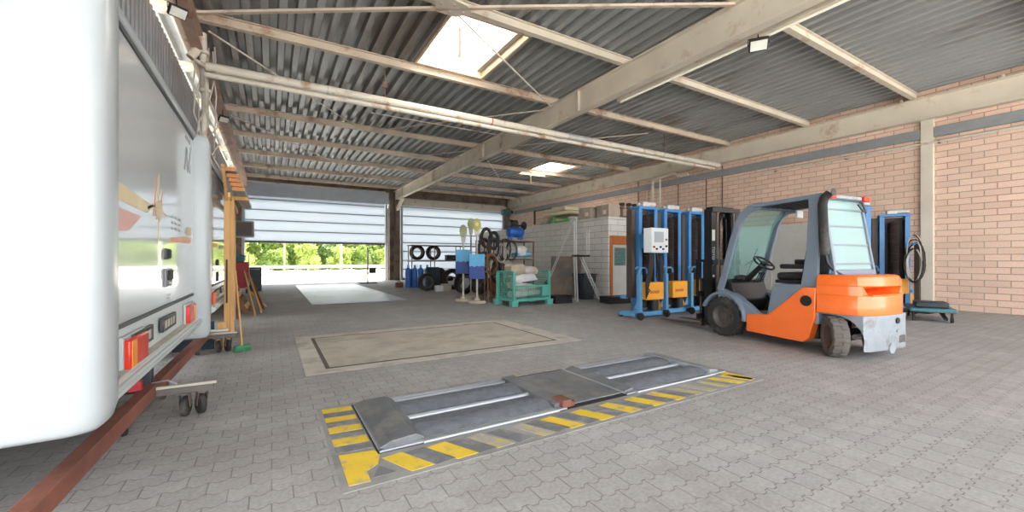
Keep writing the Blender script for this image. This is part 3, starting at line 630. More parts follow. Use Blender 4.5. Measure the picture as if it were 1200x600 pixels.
# ------------------------------------------------------------------ box trailers on the left (their rear faces look into the hall, +X)
def trailer(name, label, y0, y1, px, decals):
    """rear face at x = -0.75; body runs away to -X; corner pillars bulge forward to x = px"""
    t = thing(name, label, 'trailer', (-0.75, 0, 0))
    zt = 2.70
    MB().box(-6.0, -0.02, y0 + 0.05, y1 - 0.05, 0.92, zt).build('body', 'body_pillar', t, bevel=0.04)
    p = MB().box(-0.02, 0.0, y0 + 0.28, y1 - 0.2, 0.925, zt - 0.08).build('rear_panel', 'body_white', t, bevel=0.004)
    MB().box(-0.015, 0.012, y0 + 0.25, y1 - 0.18, 0.905, 0.93).build('seal', 'rubber_seal', t)
    MB().box(-0.015, 0.012, y0 + 0.25, y1 - 0.18, zt - 0.085, zt - 0.06).build('seal', 'rubber_seal', t)
    MB().box(-0.3, 0.03, y0 + 0.2, y1 - 0.2, zt - 0.06, zt).build('top_rail', 'body_pillar', t, bevel=0.015)
    # rounded corner pillars with a rounded foot
    for a, b, zb in ((y0 - 0.02, y0 + 0.3, 0.58 if decals else 0.5), (y1 - 0.22, y1, 0.42 if decals else 0.5)):
        def ring(s, z, inset=0.0):
            q = []; yc, h = (a + b) / 2, (b - a) / 2 - inset; dpt = (0.15 if decals else 0.04) - inset
            for i in range(13):
                th = PI * i / 12; q.append((-0.1 + (0.1 + dpt) * abs(math.sin(th)) ** 0.55, yc - h * math.copysign(abs(math.cos(th)) ** 0.55, math.cos(th)), z))
            q += [(-0.25, b - inset, z), (-0.25, a + inset, z)]
            return q
        MB().loft([ring(1, zb, 0.035), ring(1, zb + 0.02, 0.015), ring(1, zb + 0.08, 0.0), ring(1, zt - 0.1, 0.0), ring(1, zt - 0.03, 0.02), ring(1, zt, 0.07)]).build('corner_pillar', 'body_pillar', t, ang=50)
    # lower band: light panel, ledge, rounded bumper
    MB().box(-0.3, -0.01, y0 + 0.25, y1 - 0.18, 0.63, 0.92).build('light_panel', 'body_bump', t)
    MB().box(-0.05, 0.045, y0 + 0.3, y1 - 0.2, 0.648, 0.662).build('ledge', 'ledge', t)
    pr = [(-0.3, 0.55), (0.03, 0.555), (0.065, 0.575), (0.08, 0.60), (0.078, 0.63), (0.065, 0.648), (0.04, 0.655), (-0.3, 0.655)]
    MB().prism(pr, 'y', y0 + 0.2, y1 - 0.15).build('bumper', 'body_bump', t, bevel=0.01)
    MB().cyl((0.07, y0 + 0.3, 0.628), (0.07, y1 - 0.2, 0.628), 0.018, n=14).build('bumper_strip', 'body_pillar', t)
    MB().box(-5.5, -0.35, y0 + 0.3, y1 - 0.3, 0.45, 0.62).build('chassis', 'dark', t)
    for ya, sgn in ((y0 + 0.86 if y0 < 3 else y0 + 0.36, 1), (y1 - 0.72, -1)):
        l = MB().box(0, 0.045, ya, ya + 0.4, 0.655, 0.83).build('tail_light', 'lamp_red', t, bevel=0.012)
        oa = ya + 0.02 if sgn > 0 else ya + 0.3
        MB().box(0.04, 0.048, oa + (0.0 if sgn > 0 else -0.02), oa + 0.1, 0.662, 0.822).build('indicator', 'lamp_orange', l, bevel=0.003)
        MB().box(-0.005, 0.015, ya - 0.02, ya + 0.46, 0.645, 0.85).build('light_surround', 'body_pillar', t, bevel=0.004)
    ym = (y0 + y1) / 2
    for ya in (ym - 0.78, ym + 0.02):
        o = MB().box(0, 0.025, ya, ya + 0.5, 0.73, 0.84).build('number_plate', 'num_plate', t, bevel=0.004)
        for k in range(4): MB().box(0.025, 0.027, ya + 0.06 + 0.1 * k, ya + 0.12 + 0.1 * k, 0.755, 0.815).build('plate_mark', 'cable_grey', o)
    return t
t1 = trailer('box_trailer', 'white box trailer rear nearest the camera with yellow and red decals', 2.31, 5.86, -0.6, True)
def flat(poly, name, m, d=0.0): return MB().prism(poly, 'x', 0.0005 + d, 0.003 + d).build(name, m, t1, smooth=False)
flat([(3.0, 1.75), (3.55, 1.71), (3.97, 1.695), (3.74, 1.625), (3.5, 1.63), (3.0, 1.645)], 'decal', 'decal_yellow')
flat([(3.0, 1.60), (3.59, 1.585), (3.45, 1.53), (3.31, 1.475), (3.0, 1.45)], 'decal', 'decal_red')
flat([(4.48, 1.45), (5.50, 1.47), (5.5, 1.535), (5.2, 1.53), (4.48, 1.485)], 'decal', 'decal_orange')
flat([(5.16, 1.57), (5.3, 1.63), (5.54, 1.65), (5.54, 1.56), (5.3, 1.54)], 'decal', 'decal_tan')
# upright spray of thin strokes beside the fish-like wedges
for a, b, m in (((3.93, 1.62), (4.02, 1.92), 'decal_orange'), ((4.02, 1.60), (4.1, 1.96), 'decal_tan'), ((4.12, 1.60), (4.22, 1.86), 'decal_orange'), ((3.75, 1.66), (4.1, 1.74), 'decal_tan'), ((4.0, 1.70), (4.35, 1.66), 'decal_tan'), ((4.1, 1.62), (4.05, 1.42), 'decal_tan')):
    (ya, za), (yb, zb) = a, b; dx = 0.018
    flat([(ya - dx, za), (ya + dx, za), (yb + 0.004, zb), (yb - 0.004, zb)] if abs(zb - za) > abs(yb - ya) else [(ya, za - 0.012), (yb, zb - 0.004), (yb, zb + 0.004), (ya, za + 0.012)], 'decal_stroke', m)
flat([(3.98, 1.74), (4.15, 1.76), (4.22, 1.66), (4.1, 1.60), (3.98, 1.64)], 'decal', 'decal_tan', 0.001)
for k in range(9):
    y = 4.55 + (k % 3) * 0.16; z = 1.66 - (k // 3) * 0.05
    flat([(y, z), (y + 0.1, z + 0.002), (y + 0.1, z + 0.022), (y, z + 0.02)], 'small_print', 'decal_grey')
# large grey slanted strokes near the far edge of the panel
for (ya, za), (yb, zb) in (((5.17, 2.20), (5.27, 2.44)), ((5.27, 2.44), (5.36, 2.20)), ((5.40, 2.28), (5.52, 2.50)), ((5.40, 2.28), (5.52, 2.22))):
    flat([(ya - 0.025, za), (ya + 0.025, za), (yb + 0.025, zb), (yb - 0.025, zb)], 'grey_stroke', 'decal_grey')
for k in range(4): flat([(5.22 + k * 0.07, 2.52), (5.26 + k * 0.07, 2.52), (5.27 + k * 0.07, 2.56), (5.23 + k * 0.07, 2.56)], 'small_print', 'decal_grey')
h = MB().box(0.0, 0.012, 4.28, 4.44, 1.3, 1.39).build('latch', 'rubber_seal', t1, bevel=0.004)
MB().box(0.01, 0.03, 4.33, 4.39, 1.31, 1.38).build('latch_grip', 'dark', h, bevel=0.004)
h = MB().box(0.0, 0.014, 4.26, 4.52, 1.075, 1.225).build('lock_plate', 'grey', t1, bevel=0.006)
MB().box(0.012, 0.03, 4.32, 4.46, 1.13, 1.21).build('lock_recess', 'dark', h, bevel=0.004)
MB().cyl((0.01, 4.39, 1.1), (0.028, 4.39, 1.1), 0.015, n=12).build('lock_barrel', 'alu', h)
MB().cyl((0, 4.4, 0.99), (0.02, 4.4, 0.99), 0.02, n=12).build('button', 'alu', t1)
t2 = trailer('box_trailer', 'second white box trailer behind the timber posts and broom', 6.72, 10.0, -0.6, False)
h = MB().box(0.0, 0.014, 7.9, 8.12, 1.2, 1.3).build('latch', 'dark', t2, bevel=0.004)
MB().box(0.0, 0.014, 7.9, 8.12, 0.95, 1.1).build('lock_plate', 'dark', t2, bevel=0.004)
for a, b, m in ((7.2, 8.0, 'decal_orange'), (8.2, 9.2, 'decal_grey')):
    MB().prism([(a, 1.47), (b, 1.5), (b, 1.55), (a, 1.54)], 'x', 0.0005, 0.003).build('decal', m, t2, smooth=False)

# rusty wheeled frame under the trailers
def castor(t, x, y, rz, z=0.2, r=0.085):
    c, s = math.cos(R(rz)), math.sin(R(rz))
    f = MB()
    f.X = Matrix.Translation((x, y, 0)) @ Matrix.Rotation(R(rz), 4, 'Z')
    f.box(-0.05, 0.05, -0.05, 0.05, z - 0.01, z); f.bar((-0.035, 0, z - 0.01), (-0.035, 0.04, r), 0.006, 0.05); f.bar((0.035, 0, z - 0.01), (0.035, 0.04, r), 0.006, 0.05)
    fk = f.build('castor_fork', 'steel_bar', t)
    wm = MB(); wm.X = f.X
    wm.lathe([(0.02, -0.022), (r - 0.02, -0.024), (r - 0.005, -0.018), (r, 0), (r - 0.005, 0.018), (r - 0.02, 0.024), (0.02, 0.022), (0.02, -0.022)], 24, 'x', (0, 0.04, r))
    wm.build('castor_wheel', 'rubber', fk)
t = thing('wheeled_frame', 'rusty red wheeled frame carrying the nearest trailers', 'trolley', (0, 0, 0))
MB().bar((-0.88, 1.0, 0.26), (-0.78, 7.2, 0.26), 0.08, 0.1).build('long_beam', 'rust_frame', t, bevel=0.006)
MB().bar((-2.2, 1.0, 0.26), (-2.2, 7.2, 0.26), 0.08, 0.1).build('long_beam', 'rust_frame', t, bevel=0.006)
for y, xe in ((4.25, -0.42), (6.95, -0.44)):
    cb = MB().bar((-2.3, y, 0.235), (xe, y, 0.235), 0.07, 0.05).build('cross_bar', 'steel_bar', t, bevel=0.005)
    MB().bar((-0.85, y - 0.03, 0.275), (xe + 0.02, y - 0.03, 0.275), 0.03, 0.02).build('bar_edge', 'cable_grey', cb)
    castor(t, xe - 0.08, y + 0.02, 25, 0.21); castor(t, xe - 0.2, y + 0.0, -10, 0.21)
    castor(t, -0.86, y - 0.0 + (0.62 if y < 5 else -0.05), 20, 0.21); castor(t, -2.2, y, 0, 0.21)
castor(t, -0.93, 4.0, 15, 0.21)
MB().box(-0.95, -0.83, 4.28, 4.36, 0.26, 0.5).build('upright', 'bin_dark', t, bevel=0.006)
MB().box(-0.93, -0.85, 4.08, 4.13, 0.3, 0.38).build('red_jack', 'red', t, bevel=0.006)
MB().tube([(-0.86, 4.3, 0.3), (-0.72, 4.22, 0.33), (-0.66, 4.2, 0.3), (-0.7, 4.3, 0.27)], 0.007, 6).build('tie_wire', 'alu', t)
MB().cyl((-0.9, 6.6, 0.36), (-0.5, 6.6, 0.36), 0.018, n=10).build('crank_rod', 'alu', t)

# timber rack with planks behind, broom, red trolley, pallet
t = thing('timber_rack', 'light timber post rack beside the second trailer', 'rack', (0, 0, 0))
for x, y, z0, z1, w_ in ((-0.62, 7.22, 0, 0.40, 0.1), (-0.62, 8.0, 0, 2.36, 0.08), (-0.60, 8.4, 0, 2.36, 0.1), (-0.72, 10.6, 0, 2.36, 0.1)):
    MB().box(x - w_ / 2, x + w_ / 2, y - w_ / 2, y + w_ / 2, z0, z1).build('post', 'wood', t, bevel=0.006)
MB().bar((-0.6, 7.9, 2.33), (-0.66, 10.7, 2.33), 0.06, 0.08).build('top_beam', 'wood', t, bevel=0.005)
MB().bar((-0.62, 8.0, 2.25), (-0.62, 7.3, 2.68), 0.04, 0.06).build('brace', 'wood', t, bevel=0.005)
mb = MB(); mb.box(-0.63, -0.61, 7.945, 7.96, 0.6, 1.3); mb.build('hook_strip', 'dark', t)
MB().box(-1.2, -0.72, 7.3, 7.34, 0.0, 0.40).build('lower_panel', 'tarp_dark', t)
for k in range(5):
    x0 = -0.66 + 0.028 * k; z = 2.715 - k * 0.078; y0 = 7.9 + 0.05 * ((k * 3) % 4)
    o = MB().box(x0, x0 + 0.17, y0, y0 + 2.6, z, z + 0.062).build('plank', 'wood_grey', bevel=0.004)
    MB().box(x0 + 0.002, x0 + 0.168, y0 - 0.004, y0, z + 0.002, z + 0.06).build('sawn_end', 'wood_end', o)
    nth = ('topmost', 'second from top', 'third from top', 'fourth from top', 'lowest')[k]
    tag(o, '%s weathered board of the stack on the timber rack' % nth, 'plank', 'planks on the timber rack')
    if k < 4: MB().box(x0 + 0.02, x0 + 0.14, y0 + 0.6, y0 + 0.66, z - 0.018, z + 0.001).build('spacer', 'wood', o)
MB().box(-0.72, -0.36, 8.6, 8.7, 2.34, 2.403).build('crosspiece', 'wood', t, bevel=0.004)
t = thing('broom', 'broom with green bristles leaning on the timber posts', 'broom', (-0.36, 6.9, 0))
MB().cyl((0, 0, 0.08), (-0.14, 0.95, 1.12), 0.013, n=10).build('handle', 'wood', t)
mb = MB(); mb.X = Matrix.Rotation(R(25), 4, 'Z'); mb.box(-0.1, 0.1, -0.03, 0.03, 0.05, 0.09); mb.build('head', 'green', t, bevel=0.008)
mb = MB(); mb.X = Matrix.Rotation(R(25), 4, 'Z')
rn = random.Random(3)
for i in range(26):
    for j in range(5):
        x = -0.09 + 0.18 * i / 25; y = -0.024 + 0.012 * j; mb.bar((x, y, 0.055), (x * 1.12 + rn.uniform(-.006, .006), y * 1.7, 0.0), 0.006)
mb.build('bristles', 'green', t)
t = thing('tool_trolley', 'red workshop trolley by the left gate jamb', 'trolley', (-1.12, 18.9, 0))
MB().box(-0.35, 0.35, -0.3, 0.3, 0.2, 1.2).build('cabinet', 'red', t, bevel=0.03)
for k in range(4): MB().box(-0.32, 0.32, -0.315, -0.3, 0.28 + 0.22 * k, 0.46 + 0.22 * k).build('drawer', 'red', t, bevel=0.006)
MB().tube([(0.38, -0.32, 0.3), (0.38, -0.36, 0.9), (0.36, -0.34, 1.5)], 0.015, 8).build('push_bar', 'cable_grey', t)
MB().blob((0, 0, 1.33), (0.25, 0.2, 0.13), 0.3, seed=4).build('rags', 'teal', t)
for x in (-0.28, 0.28):
    for y in (-0.22, 0.22): MB().cyl((x - 0.02, y, 0.09), (x + 0.02, y, 0.09), 0.09, n=16).box(x - 0.03, x + 0.03, y - 0.03, y + 0.03, 0.1, 0.2).build('castor', 'rubber', t)
t = thing('tool_chest', 'dark grey chest standing right of the red trolley', 'chest', (-0.58, 19.9, 0))
MB().box(-0.22, 0.22, -0.3, 0.3, 0.0, 0.98).build('body', 'bin_dark', t, bevel=0.025)
for k in range(3): MB().box(-0.19, 0.19, -0.312, -0.3, 0.08 + 0.3 * k, 0.34 + 0.3 * k).build('drawer', 'bin_dark', t, bevel=0.006)
MB().cyl((-0.16, -0.32, 0.9), (0.16, -0.32, 0.9), 0.012, n=8).build('handle', 'alu', t)
def plank_lean(label, p0, p1, w_, h, m='wood'):
    o = MB().bar(p0, p1, w_, h, up=(1, 0, 0)).build('leaning_board', m, bevel=0.004); tag(o, label, 'board', 'loose boards by the left wall')
plank_lean('long light board leaning low behind the broom, front one', (-0.33, 11.0, 0.03), (-0.62, 12.8, 0.98), 0.1, 0.03)
plank_lean('light board leaning low behind the broom, further one', (-0.22, 11.6, 0.03), (-0.55, 13.4, 0.9), 0.1, 0.03)
plank_lean('short brown board leaning beside the broom', (-0.62, 10.7, 0.03), (-0.75, 11.6, 0.85), 0.09, 0.03, 'wood_dark')
plank_lean('dark board leaning low against the light boards behind the broom', (-0.18, 12.3, 0.03), (-0.5, 13.6, 0.75), 0.12, 0.03, 'wood_dark')
plank_lean('short light board crossing the others low behind the broom', (-0.12, 12.9, 0.03), (-0.6, 13.0, 0.55), 0.09, 0.03)
t = thing('pallet', 'dark wooden pallet leaning on the left wall behind the broom', 'pallet', (-0.55, 12.5, 0))
X = Matrix.Rotation(R(-62), 4, 'Y')
for k in range(6):
    mb = MB(); mb.X = Matrix.Translation((0.1, 0, 0.0)) @ Matrix.Rotation(R(62), 4, 'Y'); x = -0.9 + k * 0.17
    mb.box(x, x + 0.1, -0.6, 0.6, -0.02, 0.0); mb.build('deck_board', 'wood_dark' if k % 2 else 'wood', t)
for y in (-0.55, 0, 0.55):
    mb = MB(); mb.X = Matrix.Translation((0.1, 0, 0.0)) @ Matrix.Rotation(R(62), 4, 'Y'); mb.box(-0.9, 0.05, y - 0.05, y + 0.05, -0.12, -0.02); mb.build('bearer', 'wood_dark', t)
t = thing('sign_stand', 'thin grey post stand on a flat foot in the open gate', 'stand', (4.5, 23.1, 0))
MB().box(-0.45, 0.45, -0.3, 0.3, 0, 0.06).build('foot', 'dark', t, bevel=0.01)
MB().cyl((0, 0, 0.05), (0, 0, 1.95), 0.045, n=12).build('post', 'cable_grey', t)
MB().bar((-0.05, 0, 1.93), (0.42, 0, 1.93), 0.06, 0.04).build('arm', 'dark', t)
MB().box(0.08, 0.42, -0.1, 0.12, 0.55, 0.85).build('control_box', 'bin_dark', t, bevel=0.03)

# ------------------------------------------------------------------ forklift
FK = thing('forklift', 'orange and grey forklift with black mast facing the gates', 'forklift', (7.17, 4.09, 0), -7)
body = [(-0.42, 0.42), (-0.42, 0.15), (-1.28, 0.13), (-1.36, 0.2), (-1.40, 0.36), (-1.44, 0.5), (-1.45, 0.91), (-1.28, 0.91), (-0.78, 0.46)]
MB().prism(body, 'x', -0.55, -0.40).build('side_panel', 'orange', FK, bevel=0.012)
MB().prism(body, 'x', 0.40, 0.55).build('side_panel', 'orange', FK, bevel=0.012)
MB().box(-0.4, 0.4, -1.4, 0.35, 0.18, 0.40).build('chassis', 'dark', FK)
MB().lathe([(0.0, 0), (0.075, 0), (0.075, 0.012), (0.06, 0.014), (0.055, 0.004), (0.0, 0.004)], 24, 'x', (-0.564, -1.33, 0.72)).build('filler_cap', 'black', FK)
MB().box(-0.52, 0.52, -0.92, -0.40, 0.40, 0.455).build('step_floor', 'lift_grey', FK, bevel=0.01)
MB().prism([(-0.72, 0.42), (-0.80, 0.88), (-0.84, 0.93), (-1.46, 0.95), (-1.46, 0.4)], 'x', -0.505, 0.505).build('engine_cover', 'lift_grey', FK, bevel=0.02)
# front fenders and cowl
for s in (-1, 1):
    q = arc(0, 0.335, 0.42, 160, -5, 14); q2 = arc(0, 0.335, 0.375, -5, 160, 14)
    MB().prism([(a * -1, b) for a, b in q] + [(a * -1, b) for a, b in q2], 'x', s * 0.36, s * 0.60).build('fender', 'lift_grey', FK, bevel=0.008)
    MB().prism([(-0.40, 0.42), (-0.62, 0.42), (-0.42, 0.58), (-0.2, 0.7), (0.06, 0.8), (0.12, 0.8), (0.12, 0.6), (-0.2, 0.5), (-0.36, 0.40)], 'x', s * 0.40, s * 0.54).build('front_wing', 'lift_grey', FK, bevel=0.01)
MB().prism([(-0.05, 0.40), (0.2, 0.40), (0.26, 0.86), (0.12, 0.98), (-0.06, 0.92), (-0.16, 0.62)], 'x', -0.42, 0.42).build('dashboard', 'black', FK, bevel=0.03)
MB().blob((-0.12, 0.02, 0.98), (0.12, 0.08, 0.05), 0.1, seed=1).build('display_hood', 'black', FK)
MB().blob((0.1, 0.02, 0.97), (0.1, 0.09, 0.03), 0.2, seed=5).build('rag', 'sack_tan', FK)
for k in range(3): 
    l = MB().tube([(0.12 + 0.06 * k, -0.08, 0.9), (0.12 + 0.06 * k, -0.17, 1.05)], 0.008, 6).build('lever', 'black', FK)
    MB().blob((0.12 + 0.06 * k, -0.175, 1.06), (0.017, 0.017, 0.022), 0, 10, 8).build('lever_knob', 'black', l)
st = MB().cyl((0, 0.02, 0.9), (0, -0.3, 1.2), 0.055, 0.04, n=14).build('steering_column', 'black', FK)
mb = MB(); mb.X = Matrix.Translation((0, -0.33, 1.24)) @ Matrix.Rotation(R(38), 4, 'X')
ringp = [(0.17 * math.cos(2 * PI * i / 28), 0.17 * math.sin(2 * PI * i / 28), 0) for i in range(28)]
mb.tube(ringp, 0.016, 8, True)
for a in (90, 210, 330): mb.bar((0, 0, -0.02), (0.165 * math.cos(R(a)), 0.165 * math.sin(R(a)), 0), 0.03, 0.012)
mb.cyl((0, 0, -0.05), (0, 0, 0.01), 0.05, n=16)
mb.build('steering_wheel', 'black', FK)
mb = MB(); mb.X = Matrix.Translation((-0.13, -0.26, 1.27)); mb.cyl((0, 0, 0), (0, 0, 0.05), 0.02, n=10); mb.build('spinner_knob', 'black', st)
# seat
se = MB().box(-0.25, 0.25, -1.2, -0.7, 0.98, 1.1).build('seat', 'seat_black', FK, bevel=0.045)
mb = MB(); mb.X = rot('X', 10, (0, -1.12, 1.06)); mb.box(-0.24, 0.24, -0.08, 0.06, 0.0, 0.5); mb.build('seat_back', 'seat_black', se, bevel=0.05)
MB().box(-0.35, -0.26, -1.2, -0.82, 1.16, 1.23).build('armrest', 'seat_black', se, bevel=0.02)
MB().box(0.26, 0.38, -1.2, -0.66, 1.22, 1.3).build('armrest', 'seat_black', se, bevel=0.02)
MB().box(-0.3, 0.3, -1.28, -0.72, 0.935, 0.985).build('seat_base', 'black', se, bevel=0.01)
# counterweight
plan = [(-0.545, -1.455), (-0.545, -1.80), (-0.50, -1.92), (-0.38, -2.0), (-0.18, -2.045), (0.18, -2.045), (0.38, -2.0), (0.50, -1.92), (0.545, -1.80), (0.545, -1.455)]
def sc_plan(k, dy=0): return [(x * k, -1.455 + (y + 1.455) * k + dy) for x, y in plan]
def lay(z, k=1.0, dy=0): return [(x, y, z) for x, y in sc_plan(k, dy)]
cw = MB().loft([lay(0.575, 1.0), lay(0.60, 1.005), lay(0.82, 1.005), lay(0.835, 0.995)]).build('counterweight_cover', 'orange', FK, bevel=0.01, ang=25)
MB().loft([lay(0.945, 0.985), lay(0.96, 0.995), lay(1.03, 0.985), lay(1.075, 0.955), lay(1.095, 0.90)]).build('engine_hood', 'orange', FK, bevel=0.008, ang=25)
for s in (-1, 1):
    q = [(s * 0.545, -1.455), (s * 0.545, -1.80), (s * 0.50, -1.92), (s * 0.46, -1.955)]
    MB().loft([[(x, y, 0.83) for x, y in q + [(s * 0.36, -1.97), (s * 0.3, -1.75), (s * 0.3, -1.455)]], [(x * 0.99, y, 0.95) for x, y in q + [(s * 0.47, -1.93), (s * 0.36, -1.75), (s * 0.36, -1.455)]]]).build('hood_side', 'orange', FK, ang=30)
MB().box(-0.4, 0.4, -1.70, -1.46, 0.83, 0.955).build('recess_back', 'orange', FK)
MB().prism([(-1.7, 0.83), (-2.02, 0.83), (-2.02, 0.845), (-1.7, 0.90)], 'x', -0.36, 0.36).build('recess_floor', 'orange', FK)
MB().cyl((-0.3, -1.74, 0.90), (-0.22, -1.74, 0.90), 0.03, n=12).build('recess_cap', 'black', FK)
ar = [(y, z) for y, z in arc(-1.65, 0.27, 0.335, 176, 92, 9)]
gp = [(-1.47, 0.57), (-1.50, 0.575)] 
poly = [(-1.45, 0.58), (-1.45, 0.56)] + [(-1.65, 0.605 - 0.05)] + [(-1.65 + 0.335 * math.cos(R(a)), 0.25 + 0.305 * math.sin(R(a))) for a in (105, 120, 135, 150, 165, 178)] + [(-1.985, 0.14), (-2.03, 0.12), (-2.045, 0.14), (-2.045, 0.58)]
def gw(xs):
    # grey ballast block follows the rounded plan: clip each slice to the plan depth
    rings = []
    for x in xs:
        ax = abs(x); lim = -2.045 + max(0, ax - 0.18) * 0.12 + max(0, ax - 0.38) * 0.2
        rings.append([(x, max(y, lim), z) for y, z in poly])
    return rings
MB().loft(gw([-0.5, -0.46, -0.38, -0.18, 0.18, 0.38, 0.46, 0.5])).build('counterweight', 'ballast_grey', FK, bevel=0.012, ang=30)
MB().cyl((0.14, -2.06, 0.50), (0.14, -2.03, 0.50), 0.04, n=16).build('tow_pin_hole', 'black', FK)
MB().box(0.18, 0.36, -2.045, -2.0, 0.20, 0.30).build('side_pocket', 'rubber_dusty', FK, bevel=0.012)
MB().bar((0.12, -2.05, 0.36), (0.34, -2.02, 0.42), 0.02, 0.03).build('cast_rib', 'ballast_grey', FK, bevel=0.004)
MB().lathe([(0.0, 0), (0.07, 0), (0.07, 0.02), (0, 0.02)], 18, 'y', (0.0, -2.06, 0.15)).build('drain_boss', 'ballast_grey', FK)
# rear axle
MB().box(-0.38, 0.38, -1.72, -1.58, 0.20, 0.34).build('rear_axle', 'dark', FK, bevel=0.02)
for s in (-1, 1): MB().cyl((s * 0.36, -1.65, 0.16), (s * 0.36, -1.65, 0.48), 0.045, n=14).build('king_pin', 'steel_bar', FK)
MB().cyl((-0.28, -1.78, 0.27), (0.28, -1.78, 0.27), 0.035, n=12).build('steering_cylinder', 'alu', FK)
# wheels
def wheel(x, y, r, w_, steer, tyre_m, rim_m, lugs):
    s = -1 if x < 0 else 1
    X = Matrix.Translation((x, y, r)) @ Matrix.Rotation(R(steer), 4, 'Z')
    mb = MB(); mb.X = X; k = r * 0.60
    mb.lathe([(0.0, s * w_ * 0.2), (k * 0.30, s * w_ * 0.22), (k * 0.34, s * w_ * 0.10), (k * 0.72, s * w_ * 0.08), (k * 0.80, s * w_ * 0.30), (k * 0.95, s * w_ * 0.44), (k * 1.0, s * w_ * 0.4), (k, -s * w_ * 0.4), (0.0, -s * w_ * 0.4)], 32, 'x')
    rim = mb.build('wheel', rim_m, FK)
    mb = MB(); mb.X = X; h = w_ / 2
    mb.lathe([(k * 0.99, -h * 0.85), (k * 1.05, -h * 0.95), (r * 0.80, -h), (r * 0.93, -h * 0.95), (r * 0.955, -h * 0.8), (r * 0.96, 0), (r * 0.955, h * 0.8), (r * 0.93, h * 0.95), (r * 0.80, h), (k * 1.05, h * 0.95), (k * 0.99, h * 0.85), (k * 0.99, -h * 0.85)], 40, 'x')
    for i in range(lugs):
        for sd in (-1, 1):
            a = 2 * PI * (i + (0.5 if sd > 0 else 0)) / lugs; a2 = a + PI / lugs * 0.55 * 1
            p = lambda t, xx, rr: Vector((xx, rr * math.cos(t), rr * math.sin(t)))
            d = PI / lugs * 0.52
            vs = [p(a - d, sd * h * 0.04, r * 0.94), p(a + d, sd * h * 0.04, r * 0.94), p(a + d * 1.1, sd * h * 1.0, r * 0.90), p(a - d * 0.8, sd * h * 1.0, r * 0.90),
                  p(a - d * 0.85, sd * h * 0.06, r), p(a + d * 0.85, sd * h * 0.06, r), p(a + d * 0.95, sd * h * 0.9, r * 0.995), p(a - d * 0.65, sd * h * 0.9, r * 0.995)]
            mb.add(vs, [(0, 3, 2, 1), (4, 5, 6, 7), (0, 1, 5, 4), (1, 2, 6, 5), (2, 3, 7, 6), (3, 0, 4, 7)])
    mb.build('tyre', tyre_m, rim, ang=30)
    mb = MB(); mb.X = X
    for i in range(6):
        a = 2 * PI * i / 6; mb.cyl((s * w_ * 0.08, k * 0.5 * math.cos(a), k * 0.5 * math.sin(a)), (s * w_ * 0.18, k * 0.5 * math.cos(a), k * 0.5 * math.sin(a)), 0.013, n=6)
    mb.build('wheel_nuts', rim_m, rim)
wheel(-0.48, 0, 0.335, 0.20, 0, 'rubber', 'rim', 18); wheel(0.48, 0, 0.335, 0.20, 0, 'rubber', 'rim', 18)
wheel(-0.48, -1.65, 0.27, 0.18, -44, 'rubber_dusty', 'rim_rust', 16); wheel(0.48, -1.65, 0.27, 0.18, -44, 'rubber_dusty', 'rim_rust', 16)
# overhead guard
for s in (-1, 1):
    pts = [(s * 0.50, 0.10, 0.78), (s * 0.495, 0.0, 1.1), (s * 0.485, -0.12, 1.55), (s * 0.475, -0.22, 1.88), (s * 0.465, -0.30, 2.03), (s * 0.46, -0.42, 2.12), (s * 0.455, -0.6, 2.145)]
    mb = MB()
    rings = []
    for i, p in enumerate(pts):
        d = (Vector(pts[min(i + 1, len(pts) - 1)]) - Vector(pts[max(i - 1, 0)])).normalized(); nrm = Vector((0, d.z, -d.y)); pv = Vector(p); wd = 0.055; th = 0.028
        rings.append([pv + nrm * wd + Vector((th, 0, 0)), pv - nrm * wd + Vector((th, 0, 0)), pv - nrm * wd - Vector((th, 0, 0)), pv + nrm * wd - Vector((th, 0, 0))])
    mb.loft(rings).build('front_pillar', 'lift_grey', FK, bevel=0.008)
    MB().prism([(-1.22, 0.9), (-1.45, 0.9), (-1.47, 2.0), (-1.50, 2.17), (-1.32, 2.19), (-1.33, 2.06), (-1.30, 1.4)], 'x', s * 0.45, s * 0.505).build('rear_pillar', 'lift_grey', FK, bevel=0.012)
    MB().bar((s * 0.465, -0.5, 2.15), (s * 0.465, -1.5, 2.185), 0.07, 0.06).build('roof_rail', 'lift_grey', FK, bevel=0.01)
MB().box(-0.45, 0.45, -0.56, -0.42, 2.11, 2.165).build('roof_front_bar', 'lift_grey', FK, bevel=0.012)
MB().box(-0.48, 0.48, -1.54, -1.44, 2.13, 2.2).build('roof_rear_bar', 'lift_grey', FK, bevel=0.012)
for k in range(7):
    x = -0.36 + 0.12 * k; MB().bar((x, -0.5, 2.135), (x, -1.5, 2.165), 0.05, 0.03).build('roof_slat', 'black', FK)
MB().add([(-0.44, -0.5, 2.17), (0.44, -0.5, 2.17), (0.44, -1.48, 2.2), (-0.44, -1.48, 2.2), (-0.44, -0.5, 2.178), (0.44, -0.5, 2.178), (0.44, -1.48, 2.208), (-0.44, -1.48, 2.208)], [(0, 3, 2, 1), (4, 5, 6, 7), (0, 1, 5, 4), (1, 2, 6, 5), (2, 3, 7, 6), (3, 0, 4, 7)]).build('roof_glass', 'glass', FK, smooth=False)
MB().loft([[(-0.45, 0.09, 0.84), (0.45, 0.09, 0.84), (0.45, 0.082, 0.84), (-0.45, 0.082, 0.84)], [(-0.43, -0.20, 1.86), (0.43, -0.20, 1.86), (0.43, -0.208, 1.86), (-0.43, -0.208, 1.86)], [(-0.42, -0.42, 2.12), (0.42, -0.42, 2.12), (0.42, -0.43, 2.115), (-0.42, -0.43, 2.115)]]).build('windscreen', 'glass', FK, smooth=False)
wp = MB().bar((0.1, 0.07, 0.98), (0.2, -0.08, 1.5), 0.012).build('wiper', 'black', FK)
